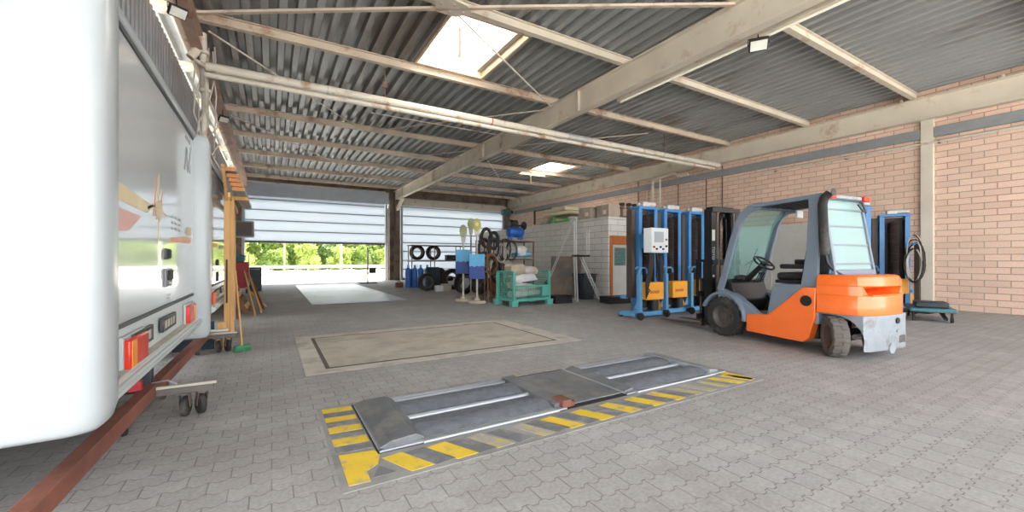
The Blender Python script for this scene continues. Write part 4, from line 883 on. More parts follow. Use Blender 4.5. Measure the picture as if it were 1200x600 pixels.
MB().bar((0.0, 0.01, 1.2), (0.32, -0.02, 1.35), 0.012).build('wiper_blade', 'black', wp)
# rear window with frame and bars
def rw(x, z): return (x, -1.64 + (z - 1.1) / 1.06 * 0.16, z)
for s in (-1, 1): MB().bar(rw(s * 0.46, 1.08), rw(s * 0.44, 2.14), 0.05).build('window_post', 'lift_grey', FK, bevel=0.008)
MB().loft([[rw(-0.43, 1.1), rw(0.43, 1.1), (0.43, -1.632, 1.1), (-0.43, -1.632, 1.1)], [rw(-0.42, 2.13), rw(0.42, 2.13), (0.42, -1.476, 2.13), (-0.42, -1.476, 2.13)]]).build('rear_glass', 'glass_rear', FK, smooth=False)
for z in (1.24, 1.5, 1.76, 2.0): MB().bar(rw(-0.44, z), rw(0.44, z), 0.022).build('window_bar', 'lift_grey', FK)
MB().bar(rw(-0.44, 1.12), rw(0.44, 1.12), 0.06, 0.08).build('window_sill', 'lift_grey', FK, bevel=0.01)
# lamps, exhaust, mirror
for s in (-1, 1):
    MB().box(s * 0.40 - 0.07, s * 0.40 + 0.07, -1.60, -1.53, 2.13, 2.2).build('tail_lamp', 'lamp_red', FK, bevel=0.012)
MB().box(-0.3, 0.3, -1.58, -1.53, 2.14, 2.19).build('lamp_bar', 'ballast_grey', FK, bevel=0.01)
MB().bar((0.2, -1.58, 2.08), (0.30, -1.6, 1.98), 0.02).bar((0.30, -1.58, 2.12), (0.36, -1.6, 1.96), 0.02).build('cable_clip', 'black', FK)
ex = MB().tube([(-0.52, -1.56, 1.36), (-0.52, -1.54, 1.6), (-0.515, -1.52, 2.05), (-0.51, -1.54, 2.14), (-0.51, -1.60, 2.19)], 0.055, 14).build('exhaust', 'rubber', FK)
MB().tube([(-0.52, -1.56, 1.38), (-0.51, -1.58, 1.25), (-0.46, -1.64, 1.14), (-0.36, -1.68, 1.08)], 0.022, 10).build('exhaust_elbow', 'black', ex)
MB().lathe([(0.03, 0), (0.052, 0.005), (0.052, 0.012), (0.0, 0.0)], 16, 'y', (-0.51, -1.66, 2.2)).build('exhaust_mouth', 'black', ex)
MB().box(0.28, 0.44, -0.70, -0.67, 1.98, 2.10).build('mirror', 'white_box', FK, bevel=0.012)
# mast
for s in (-1, 1):
    MB().prism([(s * 0.36, 0.40), (s * 0.36, 0.56), (s * 0.26, 0.56), (s * 0.26, 0.535), (s * 0.335, 0.535), (s * 0.335, 0.425), (s * 0.26, 0.425), (s * 0.26, 0.40)], 'z', 0.10, 2.22).build('outer_mast_rail', 'mast_black', FK)
    MB().prism([(s * 0.25, 0.44), (s * 0.25, 0.60), (s * 0.17, 0.60), (s * 0.17, 0.575), (s * 0.225, 0.575), (s * 0.225, 0.465), (s * 0.17, 0.465), (s * 0.17, 0.44)], 'z', 0.14, 2.26).build('inner_mast_rail', 'mast_black', FK)
    MB().cyl((s * 0.21, 0.40, 0.2), (s * 0.21, 0.40, 1.5), 0.035, n=14).cyl((s * 0.21, 0.40, 1.5), (s * 0.21, 0.40, 2.2), 0.022, n=12).build('lift_cylinder', 'steel_bar', FK)
    MB().bar((s * 0.1, 0.62, 0.6), (s * 0.1, 0.62, 2.1), 0.04, 0.015).build('lift_chain', 'rim', FK)
    MB().lathe([(0.0, -0.02), (0.06, -0.02), (0.05, 0), (0.06, 0.02), (0, 0.02)], 18, 'x', (s * 0.1, 0.57, 2.13)).build('chain_pulley', 'rim', FK)
    MB().cyl((s * 0.3, 0.1, 0.45), (s * 0.3, 0.4, 0.62), 0.035, n=12).build('tilt_cylinder', 'dark', FK)
    MB().prism([(0.66, 0.95), (0.70, 0.95), (0.70, 0.10), (1.72, 0.055), (1.72, 0.045), (0.66, 0.045)], 'x', s * 0.26 - 0.06, s * 0.26 + 0.06).build('fork', 'rim', FK, bevel=0.004)
for z, h in ((2.16, 0.08), (1.2, 0.1), (0.3, 0.1)): MB().box(-0.36, 0.36, 0.37, 0.40, z, z + h).build('mast_crossbar', 'mast_black', FK, bevel=0.006)
MB().box(-0.26, 0.26, 0.44, 0.6, 2.2, 2.27).build('top_crossbar', 'mast_black', FK, bevel=0.006)
MB().box(-0.46, 0.46, 0.61, 0.65, 0.2, 0.3).box(-0.46, 0.46, 0.61, 0.65, 0.62, 0.72).build('fork_carriage', 'mast_black', FK, bevel=0.005)
br = MB().box(-0.48, 0.48, 0.6, 0.64, 1.25, 1.3)
for k in range(6): br.box(-0.48 + 0.184 * k, -0.44 + 0.184 * k, 0.6, 0.64, 0.65, 1.28)
br.build('load_backrest', 'mast_black', FK)
MB().tube([(-0.14, 0.50, 0.5), (-0.15, 0.50, 1.4), (-0.13, 0.5, 2.05), (-0.08, 0.55, 2.12), (-0.05, 0.6, 1.9), (-0.05, 0.62, 1.0)], 0.014, 7).build('hydraulic_hose', 'hose', FK)
MB().tube([(0.14, 0.50, 0.5), (0.15, 0.50, 1.4), (0.13, 0.5, 2.05), (0.08, 0.55, 2.12), (0.05, 0.6, 1.9), (0.05, 0.62, 1.0)], 0.014, 7).build('hydraulic_hose', 'hose', FK)
MB().box(-0.345, -0.275, 0.395, 0.40, 1.64, 1.84).build('sticker', 'sticker', FK)
text_mesh('mast_lettering', 'TOYOTA', 0.085, 'white_letter', FK, Matrix(((0, 1, 0, -0.31), (0, 0, -1, 0.398), (-1, 0, 0, 1.36), (0, 0, 0, 1))))
MB().lathe([(0.0, 0), (0.022, 0.0), (0.022, 0.003), (0, 0.003)], 16, 'y', (-0.31, 0.394, 1.0)).build('mast_emblem', 'white_letter', FK)

# ------------------------------------------------------------------ mobile column lifts
def column_lift(name, label, loc, rz, box=False, H=2.42, motor=True):
    t = thing(name, label, 'vehicle lift', loc, rz, 'blue mobile lifting columns')
    # uprights: open C channels, blue outside and dark inside
    for s in (-1, 1):
        u = MB().prism([(s * 0.20, -0.10), (s * 0.30, -0.10), (s * 0.30, 0.12), (s * 0.20, 0.12), (s * 0.20, 0.10), (s * 0.275, 0.10), (s * 0.275, -0.08), (s * 0.20, -0.08)], 'z', 0.10, H).build('upright', 'blue', t, bevel=0.004)
        MB().box(s * 0.24 - 0.035, s * 0.24 + 0.035, -0.075, 0.095, 0.14, H - 0.08).build('guide_lining', 'brown_panel', u)
    mb = MB(); prof = []
    n = 46
    for i in range(n):
        z = 0.55 + (H - 0.7) * i / n; prof += [(0.115, z), (0.09, z + (H - 0.7) / n * 0.5)]
    mb.lathe([(0.0, 0.55)] + prof + [(0.0, H - 0.1)], 18, 'z', (0, 0.0, 0)); mb.build('spindle_bellows', 'bellows', t)
    MB().box(-0.2, 0.2, 0.08, 0.12, 0.2, H - 0.02).build('back_cover', 'bellows', t)
    MB().box(-0.44, -0.31, -0.02, 0.14, 0.45, H - 0.02).build('side_cover', 'brown_panel', t, bevel=0.006)
    MB().box(-0.31, 0.31, -0.12, 0.13, H, H + 0.06).build('head_plate', 'blue', t, bevel=0.008)
    mo = MB().box(-0.16, 0.06, -0.09, 0.09, H + 0.06, H + 0.17).build('gearbox', 'motor', t, bevel=0.02)
    MB().cyl((0.05, 0, H + 0.13), (0.30, 0, H + 0.13), 0.06, n=16).build('motor', 'motor', mo)
    MB().cyl((-0.24, 0, H + 0.11), (-0.15, 0, H + 0.11), 0.035, n=12).build('shaft_end', 'motor', mo)
    # base: two long legs joined by a cross beam
    MB().box(-0.52, 0.58, -0.18, -0.08, 0.05, 0.15).build('base_beam', 'blue_base', t, bevel=0.008)
    for s in (-1, 1):
        MB().prism([(-0.18, 0.05), (-0.18, 0.16), (0.2, 0.16), (0.34, 0.10), (0.34, 0.05)], 'x', s * 0.42 - 0.05, s * 0.42 + 0.05).build('base_leg', 'blue_base', t, bevel=0.006)
        MB().cyl((s * 0.42 - 0.03, 0.33, 0.05), (s * 0.42 + 0.03, 0.33, 0.05), 0.05, n=14).build('roller', 'rubber', t)
        MB().prism([(0.10 * s + 0.2 * s, 0.15), (0.50 * s, 0.15), (0.30 * s, 0.46)], 'y', -0.1, -0.08).build('gusset', 'blue_base' if s < 0 else 'amber', t)
        MB().box(s * 0.42 - 0.05, s * 0.42 + 0.05, 0.15, 0.3, 0.42, 0.5).build('wheel_fork', 'blue_base', t, bevel=0.008)
    bx = MB().box(-0.3, 0.22, -0.34, -0.10, 0.42, 0.80).build('drive_box', 'amber', t, bevel=0.015)
    MB().box(-0.22, 0.06, -0.346, -0.34, 0.56, 0.62).build('drive_label', 'door_wood', bx)
    # tow handle with castor at the left
    hd = MB().box(-0.56, -0.48, -0.36, -0.26, 0.16, 0.98).build('handle_post', 'blue_base', t, bevel=0.01)
    MB().tube([(-0.54, -0.31, 0.92), (-0.54, -0.33, 1.06), (-0.50, -0.35, 1.12), (-0.42, -0.37, 1.12), (-0.38, -0.38, 1.08), (-0.37, -0.38, 1.0)], 0.02, 10).build('tow_handle', 'blue_base', hd)
    MB().tube([(-0.66, -0.33, 1.1), (-0.6, -0.33, 1.14), (-0.54, -0.33, 1.12), (-0.5, -0.33, 1.05)], 0.018, 8).build('tow_hook', 'blue_base', hd)
    MB().bar((-0.52, -0.3, 0.2), (-0.46, -0.12, 0.14), 0.08, 0.08).build('handle_arm', 'blue_base', hd)
    MB().lathe([(0.02, -0.025), (0.08, -0.025), (0.09, 0), (0.08, 0.025), (0.02, 0.025), (0.02, -0.025)], 20, 'x', (-0.52, -0.34, 0.09)).build('castor', 'rubber', t)
    MB().cyl((0.05, -0.22, 0.18), (0.05, -0.22, 0.40), 0.09, n=16).build('pump', 'black', t)
    return t
c1 = column_lift('column_lift', 'blue lifting column with yellow drive box behind the mast of the forklift', (9.09, 6.5, 0), 0)
c2 = dup(c1, (8.2, 6.5, 0), 0, 'middle one of the three blue lifting columns left of the forklift')
c3 = dup(c1, (7.27, 6.42, 0), 0, 'blue lifting column carrying the white control box')
cb = MB().box(-0.50, 0.02, -0.62, -0.40, 1.44, 1.96).build('control_box', 'white_box', c3, bevel=0.012)
MB().box(-0.42, -0.14, -0.627, -0.62, 1.66, 1.88).build('display_sheet', 'grey_panel', cb)
for x, z, m in ((-0.44, 1.56, 'red'), (-0.36, 1.52, 'black'), (-0.24, 1.56, 'black'), (-0.16, 1.52, 'navy'), (-0.06, 1.58, 'black'), (-0.06, 1.72, 'grey')):
    MB().cyl((x, -0.645, z), (x, -0.62, z), 0.022, n=12).build('button', m, cb)
MB().bar((-0.26, -0.41, 1.7), (-0.25, -0.08, 1.7), 0.06, 0.3).build('box_bracket', 'blue', cb)
for k in range(5):
    a = -0.42 + 0.03 * k
    MB().tube([(a, -0.5, 1.45), (a - 0.02, -0.52, 1.2), (a - 0.12 - 0.02 * k, -0.5, 0.8 - 0.05 * k), (a - 0.05, -0.45, 0.48 + 0.04 * k), (-0.32, -0.32, 0.5 + 0.05 * k)], 0.013, 7).build('cable', 'hose', cb)
for k in range(6):
    MB().tube([(-0.05 + 0.03 * k, -0.45 if k < 3 else -0.2, 1.9), (0.02 + 0.03 * k, -0.36, 1.5 - 0.07 * k), (0.1 + 0.02 * k, -0.3, 1.1 - 0.1 * k), (0.14, -0.2, 1.4 - 0.1 * k), (0.16 + 0.02 * k, -0.14, 1.75)], 0.012, 7).build('cable', 'hose', cb)
c4 = dup(c1, (14.1, 4.15, 0), -62, 'blue lifting column seen through and right of the forklift cab')
c5 = dup(c1, (11.35, 4.05, 0), -50, 'blue lifting column half hidden behind the rear window of the forklift')
for k in range(9):
    rn = random.Random(40 + k); pts = []
    for i in range(19):
        a = 2 * PI * i / 18; pts.append((13.55 + 0.05 * math.sin(a * 2 + k) + rn.uniform(-.01, .01), 3.6 + (0.14 + 0.02 * (k % 3)) * math.cos(a), 1.15 + 0.06 * (k % 4) + (0.42 + 0.05 * (k % 4)) * math.sin(a)))
    o = MB().tube(pts, 0.014, 6).build('cable_coil', 'hose' if k % 3 else 'cable_grey'); tag(o, 'coiled cable hanging on the hook arm right of the forklift', 'cable', 'cable coils by the right lifting columns')
t = thing('hose_hook', 'blue post with a hook arm carrying the cable coils', 'stand', (13.75, 3.6, 0))
MB().box(-0.05, 0.05, -0.05, 0.05, 0, 1.72).build('post', 'brown_panel', t, bevel=0.005)
MB().bar((0.0, 0, 1.68), (-0.32, 0, 1.68), 0.06, 0.05).build('arm', 'blue', t, bevel=0.005)
MB().box(-0.3, 0.3, -0.3, 0.3, 0, 0.05).build('foot', 'rubber', t, bevel=0.01)
t = thing('pallet_truck', 'low teal lifting table on the floor right of the forklift', 'lift table', (12.35, 3.05, 0), 20)
MB().box(-0.6, 0.6, -0.35, 0.35, 0.2, 0.28).build('deck', 'teal', t, bevel=0.02)
MB().bar((-0.5, -0.2, 0.06), (0.5, -0.2, 0.2), 0.05).bar((0.5, 0.2, 0.06), (-0.5, 0.2, 0.2), 0.05).build('scissor', 'dark', t)
for x in (-0.5, 0.5):
    for y in (-0.28, 0.28): MB().cyl((x, y - 0.02, 0.06), (x, y + 0.02, 0.06), 0.06, n=14).box(x - 0.03, x + 0.03, y - 0.015, y + 0.015, 0.06, 0.2).build('wheel', 'rubber', t)
MB().box(-0.45, 0.1, -0.25, 0.25, 0.285, 0.4).build('tray', 'bin_dark', t, bevel=0.02)
for k in range(6):
    rn = random.Random(70 + k)
    pts = [(13.25 + rn.uniform(-.05, .05) + 0.02 * k, 4.95 + 0.05 * math.sin(i + k), 2.2 - i * 0.16) for i in range(10)]
    o = MB().tube(pts, 0.013, 6).build('hanging_cable', ('hose', 'strap_brown', 'cable_grey')[k % 3]); tag(o, 'cable hanging between the two right lifting columns', 'cable', 'cables between the right lifting columns')
o = MB().box(13.18, 13.42, 4.9, 5.0, 2.16, 2.24).box(13.27, 13.33, 4.92, 4.98, 0, 2.2).build('cable_post', 'brown_panel', bevel=0.005); tag(o, 'slim brown post with hanging cables behind the forklift', 'post')

t = thing('storage_cabinet', 'pale grey cabinet with horizontal grooves seen through the forklift cab', 'cabinet', (13.9, 6.9, 0))
MB().box(-0.4, 0.5, -1.5, 1.35, 0.05, 2.35).build('body', 'cab_white', t, bevel=0.015)
for k in range(9): MB().box(-0.408, -0.4, -1.46, 1.31, 0.1 + 0.25 * k, 0.33 + 0.25 * k).build('front_slat', 'cab_white', t, bevel=0.004)
MB().box(-0.43, -0.4, -0.02, 0.02, 0.1, 2.3).build('centre_post', 'cream', t)
for y in (-1.3, 1.15): MB().box(-0.3, 0.4, y - 0.08, y + 0.08, 0, 0.06).build('foot', 'dark', t)

# ------------------------------------------------------------------ block cabin with its door and the load on its roof
BX, BY0, BY1, BH = 9.2, 9.6, 19.0, 2.58
o = MB().box(BX, BX + 0.2, BY0 + 0.2, BY1, 0, BH).build('wall_cabin_side', 'block_y', smooth=False); struct(o, 'long white block side wall of the inner cabin')
o = MB().box(10.25, XR, BY0, BY0 + 0.2, 0, BH).box(BX, BX + 0.06, BY0, BY0 + 0.2, 0, BH).box(BX + 0.06, 10.25, BY0, BY0 + 0.2, 2.05, BH).build('wall_cabin_front', 'block_x', smooth=False); struct(o, 'white block end wall of the inner cabin with the door')
o = MB().box(BX, XR, BY1 - 0.2, BY1, 0, BH).build('wall_cabin_back', 'block_x', smooth=False); struct(o, 'far end wall of the inner cabin')
o = MB().box(BX - 0.04, XR, BY0 - 0.04, BY1, BH, BH + 0.08).build('cabin_roof', 'cab_white', smooth=False, bevel=0.01); struct(o, 'flat roof slab of the inner cabin')
d = thing('door_3', 'brown framed cabin door with glass light', 'door', (9.26, 9.6, 0)); del d['category']; d['kind'] = 'structure'
MB().box(0.0, 0.12, -0.03, 0.12, 0, 2.06).box(0.87, 0.99, -0.03, 0.12, 0, 2.06).box(0.12, 0.87, -0.03, 0.12, 1.78, 2.06).build('door_frame', 'door_wood', d, bevel=0.008)
lf = MB().box(0.12, 0.87, 0.03, 0.07, 0.02, 1.1).box(0.12, 0.24, 0.03, 0.07, 1.1, 1.78).box(0.75, 0.87, 0.03, 0.07, 1.1, 1.78).box(0.24, 0.75, 0.03, 0.07, 1.68, 1.78).build('door_leaf', 'cab_white', d)
MB().box(0.24, 0.75, 0.045, 0.055, 1.1, 1.68).build('pane', 'glass', lf)
MB().cyl((0.8, 0.03, 1.02), (0.8, -0.03, 1.02), 0.015, n=10).bar((0.8, -0.025, 1.02), (0.7, -0.025, 1.02), 0.02).build('door_handle', 'alu', lf)
t = thing('brown_board', 'upright brown board beside the cabin door', 'board', (10.45, 9.5, 0))
bpy.data.objects.remove(t)
o = MB().box(10.3, 10.72, 9.5, 9.56, 0, 1.95).build('upright_board', 'door_wood', bevel=0.006); tag(o, 'brown board standing against the cabin right of its door', 'board')

RZ = BH + 0.08
def carton(label, x, y, rz, w_, d_, h):
    t = thing('carton', label, 'box', (x, y, RZ), rz, 'cartons on the cabin roof')
    MB().box(-w_ / 2, w_ / 2, -d_ / 2, d_ / 2, 0, h).build('box_body', 'carton', t, bevel=0.012)
    MB().box(-w_ / 2 - 0.003, w_ / 2 + 0.003, -0.03, 0.03, 0.01, h + 0.003).build('tape', 'sack_tan', t)
    MB().box(-w_ / 2 - 0.003, -w_ / 2, -d_ * 0.3, -d_ * 0.05, h * 0.3, h * 0.6).build('paper_label', 'sticker', t)
carton('dusty carton on the cabin roof beside the green frame', 9.62, 10.95, 3, 0.5, 0.6, 0.44)
carton('dusty carton on the cabin roof beside the axle hubs', 9.75, 10.18, -2, 0.5, 0.62, 0.46)
def axle_hub(label, x, y, rz, s=1.0, first=[None]):
    if first[0] is None:
        t = thing('axle_hub', label, 'hub', (x, y, RZ), rz, 'axle hubs on the cabin roof')
        MB().lathe([(0.0, 0), (0.13, 0), (0.13, 0.03), (0.05, 0.05), (0.045, 0.3), (0.09, 0.33), (0.09, 0.4), (0.04, 0.42), (0.0, 0.42)], 20).build('hub_body', 'hub', t)
        MB().lathe([(0.0, 0.42), (0.085, 0.43), (0.1, 0.47), (0.085, 0.52), (0.0, 0.53)], 20).build('hub_cap', 'rubber', t)
        for k in range(6):
            a = PI * k / 3; MB().cyl((0.1 * math.cos(a), 0.1 * math.sin(a), 0.03), (0.1 * math.cos(a), 0.1 * math.sin(a), 0.09), 0.012, n=8).build('stud', 'rim', t)
        first[0] = t
    else: t = dup(first[0], (x, y, RZ), rz, label)
    return t
for i, (x, y) in enumerate(((10.05, 9.85), (10.32, 9.8), (10.62, 9.82), (10.92, 9.9))):
    axle_hub(('rusty axle hub with black cap next to the carton on the cabin roof', 'second rusty axle hub along from the carton', 'third rusty axle hub along from the carton', 'rusty axle hub standing furthest from the cartons')[i], x, y, 40 * i)
t = thing('motor_unit', 'grey motor lying on the cabin roof right of the hubs', 'motor', (11.6, 9.95, RZ))
MB().cyl((-0.3, 0, 0.2), (0.3, 0, 0.2), 0.18, n=20).build('casing', 'motor', t, bevel=0.01)
MB().box(-0.25, 0.25, -0.16, 0.16, 0, 0.06).build('foot', 'grey', t); MB().box(-0.1, 0.12, -0.1, 0.1, 0.36, 0.46).build('terminal_box', 'motor', t, bevel=0.01)
t = thing('folded_frame', 'lime green folded metal frame on the cabin roof', 'frame', (9.75, 12.4, RZ), -8)
MB().bar((-0.35, -0.75, 0.05), (-0.35, 0.75, 0.08), 0.06).bar((0.35, -0.75, 0.05), (0.35, 0.75, 0.08), 0.06).build('base_rail', 'lime', t)
MB().bar((-0.35, -0.7, 0.08), (-0.35, 0.6, 0.3), 0.05).bar((0.35, -0.7, 0.08), (0.35, 0.6, 0.3), 0.05).build('slanted_rail', 'lime', t)
MB().bar((-0.35, 0.6, 0.05), (-0.35, 0.6, 0.32), 0.05).bar((0.35, 0.6, 0.05), (0.35, 0.6, 0.32), 0.05).bar((-0.35, 0.6, 0.3), (0.35, 0.6, 0.3), 0.05).bar((-0.35, -0.7, 0.08), (0.35, -0.7, 0.08), 0.05).build('cross_tube', 'lime', t)
MB().lathe([(0.03, -0.03), (0.13, -0.03), (0.15, 0), (0.13, 0.03), (0.03, 0.03), (0.03, -0.03)], 20, 'x', (-0.42, 0.3, 0.15)).build('wheel', 'lime', t)
for i, (z, a) in enumerate(((0.33, 6), (0.47, -3))):
    mb = MB(); mb.X = Matrix.Translation((9.72, 12.65, RZ + z)) @ Matrix.Rotation(R(a), 4, 'Z'); mb.box(-0.4, 0.4, -0.75, 0.7, 0, 0.13)
    o = mb.build('foam_block', 'foam', bevel=0.03); tag(o, ('lower beige foam slab on the green frame', 'upper beige foam slab on the green frame')[i], 'foam slab', 'foam slabs on the cabin roof')
o = MB().blob((9.55, 13.6, RZ + 0.16), (0.22, 0.3, 0.17), 0.25, seed=9).build('cloth_bundle', 'sack_tan'); tag(o, 'tan cloth bundle at the far end of the green frame', 'bundle')
o = MB().blob((9.5, 11.6, RZ + 0.09), (0.18, 0.25, 0.1), 0.25, seed=12).build('plastic_sheet', 'sack_white'); tag(o, 'crumpled white sheet between the green frame and the cartons', 'sheet')

# ------------------------------------------------------------------ by the cabin wall: leaning plate, ladder, bin, trays
t = thing('steel_plate', 'large rusty steel plate leaning on the cabin wall', 'plate', (0, 0, 0))
mb = MB(); P0 = [(8.1, 11.2, 0.0), (8.7, 10.7, 0.0), (9.0, 10.72, 0.7), (9.12, 10.81, 1.36), (9.05, 10.9, 1.46), (8.93, 11.0, 1.50), (8.85, 11.06, 1.40), (8.34, 11.49, 1.40)]
mb.loft([[Vector(p) for p in P0], [Vector(p) + Vector((0.02, 0, 0.006)) for p in P0]]); mb.build('sheet', 'plate_brown', t, smooth=False)
MB().bar((8.80, 10.99, 1.22), (9.0, 10.83, 1.22), 0.05, 0.02).build('stiffener', 'plate_brown', t)
t = thing('step_ladder', 'aluminium platform ladder between the leaning plate and the dark bin', 'ladder', (8.2, 9.95, 0), 60)
for s in (-1, 1):
    x = 0.2 * s
    MB().tube([(x, 0, 0), (x, 0.05, 1.35), (x, 0.05, 2.55)], 0.025, 8).build('front_rail', 'alu', t)
    MB().cyl((x, -0.75, 0), (x, -0.12, 1.4), 0.022, n=8).build('rear_leg', 'alu', t)
    MB().cyl((x, 0.9, 0.6), (x, 0.1, 2.5), 0.012, n=6).build('brace_tube', 'alu', t)
    MB().cyl((x, -0.35, 1.4), (x, -0.35, 2.2), 0.018, n=8).build('guard_post', 'alu', t)
MB().cyl((-0.2, 0.05, 2.55), (0.2, 0.05, 2.55), 0.022, n=8).build('top_bar', 'alu', t)
MB().box(-0.23, 0.23, -0.38, 0.1, 1.38, 1.44).build('platform', 'dark', t, bevel=0.01)
for k in range(5):
    z = 0.25 + 0.23 * k; y = -0.75 + 0.63 * z / 1.4; MB().box(-0.19, 0.19, y - 0.04, y + 0.04, z - 0.012, z + 0.012).build('tread', 'alu', t)
t = thing('waste_bin', 'dark plastic bin against the cabin wall under the ladder', 'bin', (8.84, 10.33, 0), 0)
MB().loft([[(-0.2, -0.24, 0), (0.2, -0.24, 0), (0.2, 0.24, 0), (-0.2, 0.24, 0)], [(-0.26, -0.3, 0.8), (0.26, -0.3, 0.8), (0.26, 0.3, 0.8), (-0.26, 0.3, 0.8)]]).build('tub', 'bin_dark', t, bevel=0.03)
MB().box(-0.28, 0.28, -0.32, 0.32, 0.79, 0.84).build('rim', 'bin_dark', t, bevel=0.015)
for k in range(4): MB().box(-0.265, -0.22, -0.2 + 0.12 * k, -0.16 + 0.12 * k, 0.3, 0.76).build('rib', 'bin_dark', t)
o = MB().blob((8.8, 11.9, 0.3), (0.26, 0.34, 0.3), 0.2, seed=21).build('dark_bag', 'black'); tag(o, 'black bag on the floor behind the leaning plate', 'bag')
def tray(label, x, y, rz, w_, d_, h):
    t = thing('black_tray', label, 'tray', (x, y, 0), rz)
    MB().box(-w_ / 2, w_ / 2, -d_ / 2, d_ / 2, 0, 0.03).build('tray_base', 'tray', t)
    MB().box(-w_ / 2, w_ / 2, -d_ / 2, -d_ / 2 + 0.03, 0, h).box(-w_ / 2, w_ / 2, d_ / 2 - 0.03, d_ / 2, 0, h).box(-w_ / 2, -w_ / 2 + 0.03, -d_ / 2, d_ / 2, 0, h).box(w_ / 2 - 0.03, w_ / 2, -d_ / 2, d_ / 2, 0, h).build('side_wall', 'tray', t, bevel=0.006)
    MB().box(-w_ / 2 - 0.02, w_ / 2 + 0.02, -d_ / 2 - 0.02, d_ / 2 + 0.02, h - 0.03, h).build('rim', 'tray', t, bevel=0.006)
    return t
tray('black tray on the floor right of the green mesh box', 7.45, 9.85, 0, 0.6, 0.5, 0.22)
q = tray('black tray with a pale roll on the floor before the cabin door', 8.85, 8.95, -10, 0.75, 0.5, 0.2)
t = thing('tape_roll', 'pale roll at the end of the black tray by the cabin door', 'roll', (9.28, 8.7, 0))
MB().lathe([(0.04, -0.1), (0.085, -0.1), (0.085, 0.1), (0.04, 0.1), (0.04, -0.1)], 20, 'x', (0, 0, 0.085)).build('roll', 'stone', t)

# ------------------------------------------------------------------ green mesh box pallet with sacks
t = thing('mesh_box', 'turquoise wire mesh pallet box filled with white sacks', 'crate', (6.3, 10.05, 0), 4)
W, D, H = 0.62, 0.42, 0.95
MB().box(-W, W, -D, D, 0.13, 0.18).build('deck', 'mesh_green', t, bevel=0.006)
for sx in (-1, 1):
    for sy in (-1, 1):
        MB().box(sx * W - 0.035, sx * W + 0.035, sy * D - 0.035, sy * D + 0.035, 0.0, H).build('corner_post', 'mesh_green', t, bevel=0.006)
        MB().prism([(sx * W - 0.1, 0.0), (sx * W + 0.1, 0.0), (sx * W + 0.12, 0.16), (sx * W - 0.12, 0.16)], 'y', sy * D - 0.06, sy * D + 0.06).build('foot', 'mesh_green', t, bevel=0.008)
def mesh_side(p0, p1, z0, z1, name):
    p0, p1 = Vector(p0), Vector(p1); d = p1 - p0; n = max(3, int(d.length / 0.06)); mb = MB()
    for i in range(n + 1):
        q = p0 + d * (i / n); mb.bar((q.x, q.y, z0), (q.x, q.y, z1), 0.008)
    m = int((z1 - z0) / 0.06)
    for i in range(m + 1):
        z = z0 + (z1 - z0) * i / m; mb.bar((p0.x, p0.y, z), (p1.x, p1.y, z), 0.008)
    mb.bar((p0.x, p0.y, z1), (p1.x, p1.y, z1), 0.045, 0.05).bar((p0.x, p0.y, z0), (p1.x, p1.y, z0), 0.045, 0.06)
    mb.build(name, 'mesh_green', t)
mesh_side((-W, -D, 0), (W, -D, 0), 0.18, 0.55, 'front_flap'); mesh_side((-W, D, 0), (W, D, 0), 0.18, H, 'back_mesh')
mesh_side((-W, -D, 0), (-W, D, 0), 0.18, H, 'side_mesh'); mesh_side((W, -D, 0), (W, D, 0), 0.18, H, 'side_mesh')
MB().box(W - 0.28, W + 0.02, -D - 0.03, -D, 0.26, 0.52).build('sheet_plate', 'mesh_green', t)
for i, (x, y, z, r, m, lb) in enumerate(((-0.26, -0.1, 0.32, (0.27, 0.22, 0.105), 'sack', 'white printed sack at the bottom front of the mesh box'), (0.3, 0.05, 0.33, (0.24, 0.26, 0.11), 'sack', 'white sack at the bottom right of the mesh box'),
        (-0.1, 0.02, 0.53, (0.38, 0.3, 0.11), 'sack', 'white sack lying in the middle of the mesh box pile'), (-0.08, -0.03, 0.76, (0.38, 0.28, 0.12), 'sack_white', 'white sack near the top of the mesh box pile'),
        (-0.22, 0.08, 1.02, (0.3, 0.24, 0.16), 'sack_tan', 'tan sack topmost in the mesh box'), (0.24, 0.1, 0.98, (0.28, 0.22, 0.12), 'sack', 'pale sack topmost right in the mesh box'))):
    c_, s_ = math.cos(R(4)), math.sin(R(4))
    o = MB().blob((0, 0, 0), r, 0.14, seed=30 + i).build('sack', m); o.location = (6.3 + x * c_ - y * s_, 10.05 + x * s_ + y * c_, z); o.rotation_euler = (0, R(6 * (i % 3 - 1)), R(25 * i))
    o.rotation_euler[2] = R(8 * (i - 2)); tag(o, lb, 'sack', 'sacks in the mesh box')

# ------------------------------------------------------------------ pipe rack with compressor, bags and hoses behind the mesh box
t = thing('pipe_rack', 'brown tube rack with hoses and a compressor behind the mesh box', 'rack', (6.75, 11.85, 0))
for x in (-0.95, -0.3, 0.9):
    for y in (-0.3, 0.3): MB().cyl((x, y, 0), (x, y, 1.92), 0.028, n=10).build('post', 'pipe_rust', t)
for y in (-0.3, 0.3):
    for z in (1.3, 1.9): MB().cyl((-0.98, y, z), (0.93, y, z), 0.024, n=10).build('rail', 'pipe_rust', t)
for x in (-0.95, 0.9):
    for z in (1.3, 1.9): MB().cyl((x, -0.3, z), (x, 0.3, z), 0.024, n=10).build('end_rail', 'pipe_rust', t)
MB().box(-0.95, 0.92, -0.3, 0.3, 1.325, 1.35).build('shelf_board', 'wood_grey', t)
MB().box(0.2, 0.92, -0.3, 0.3, 1.925, 1.945).build('top_board', 'wood_grey', t)
MB().box(-0.95, 0.92, -0.3, 0.3, 0.12, 0.15).build('low_board', 'wood_dark', t)
t = thing('air_compressor', 'blue air compressor with black motor on top of the tube rack', 'compressor', (7.1, 11.85, 1.945))
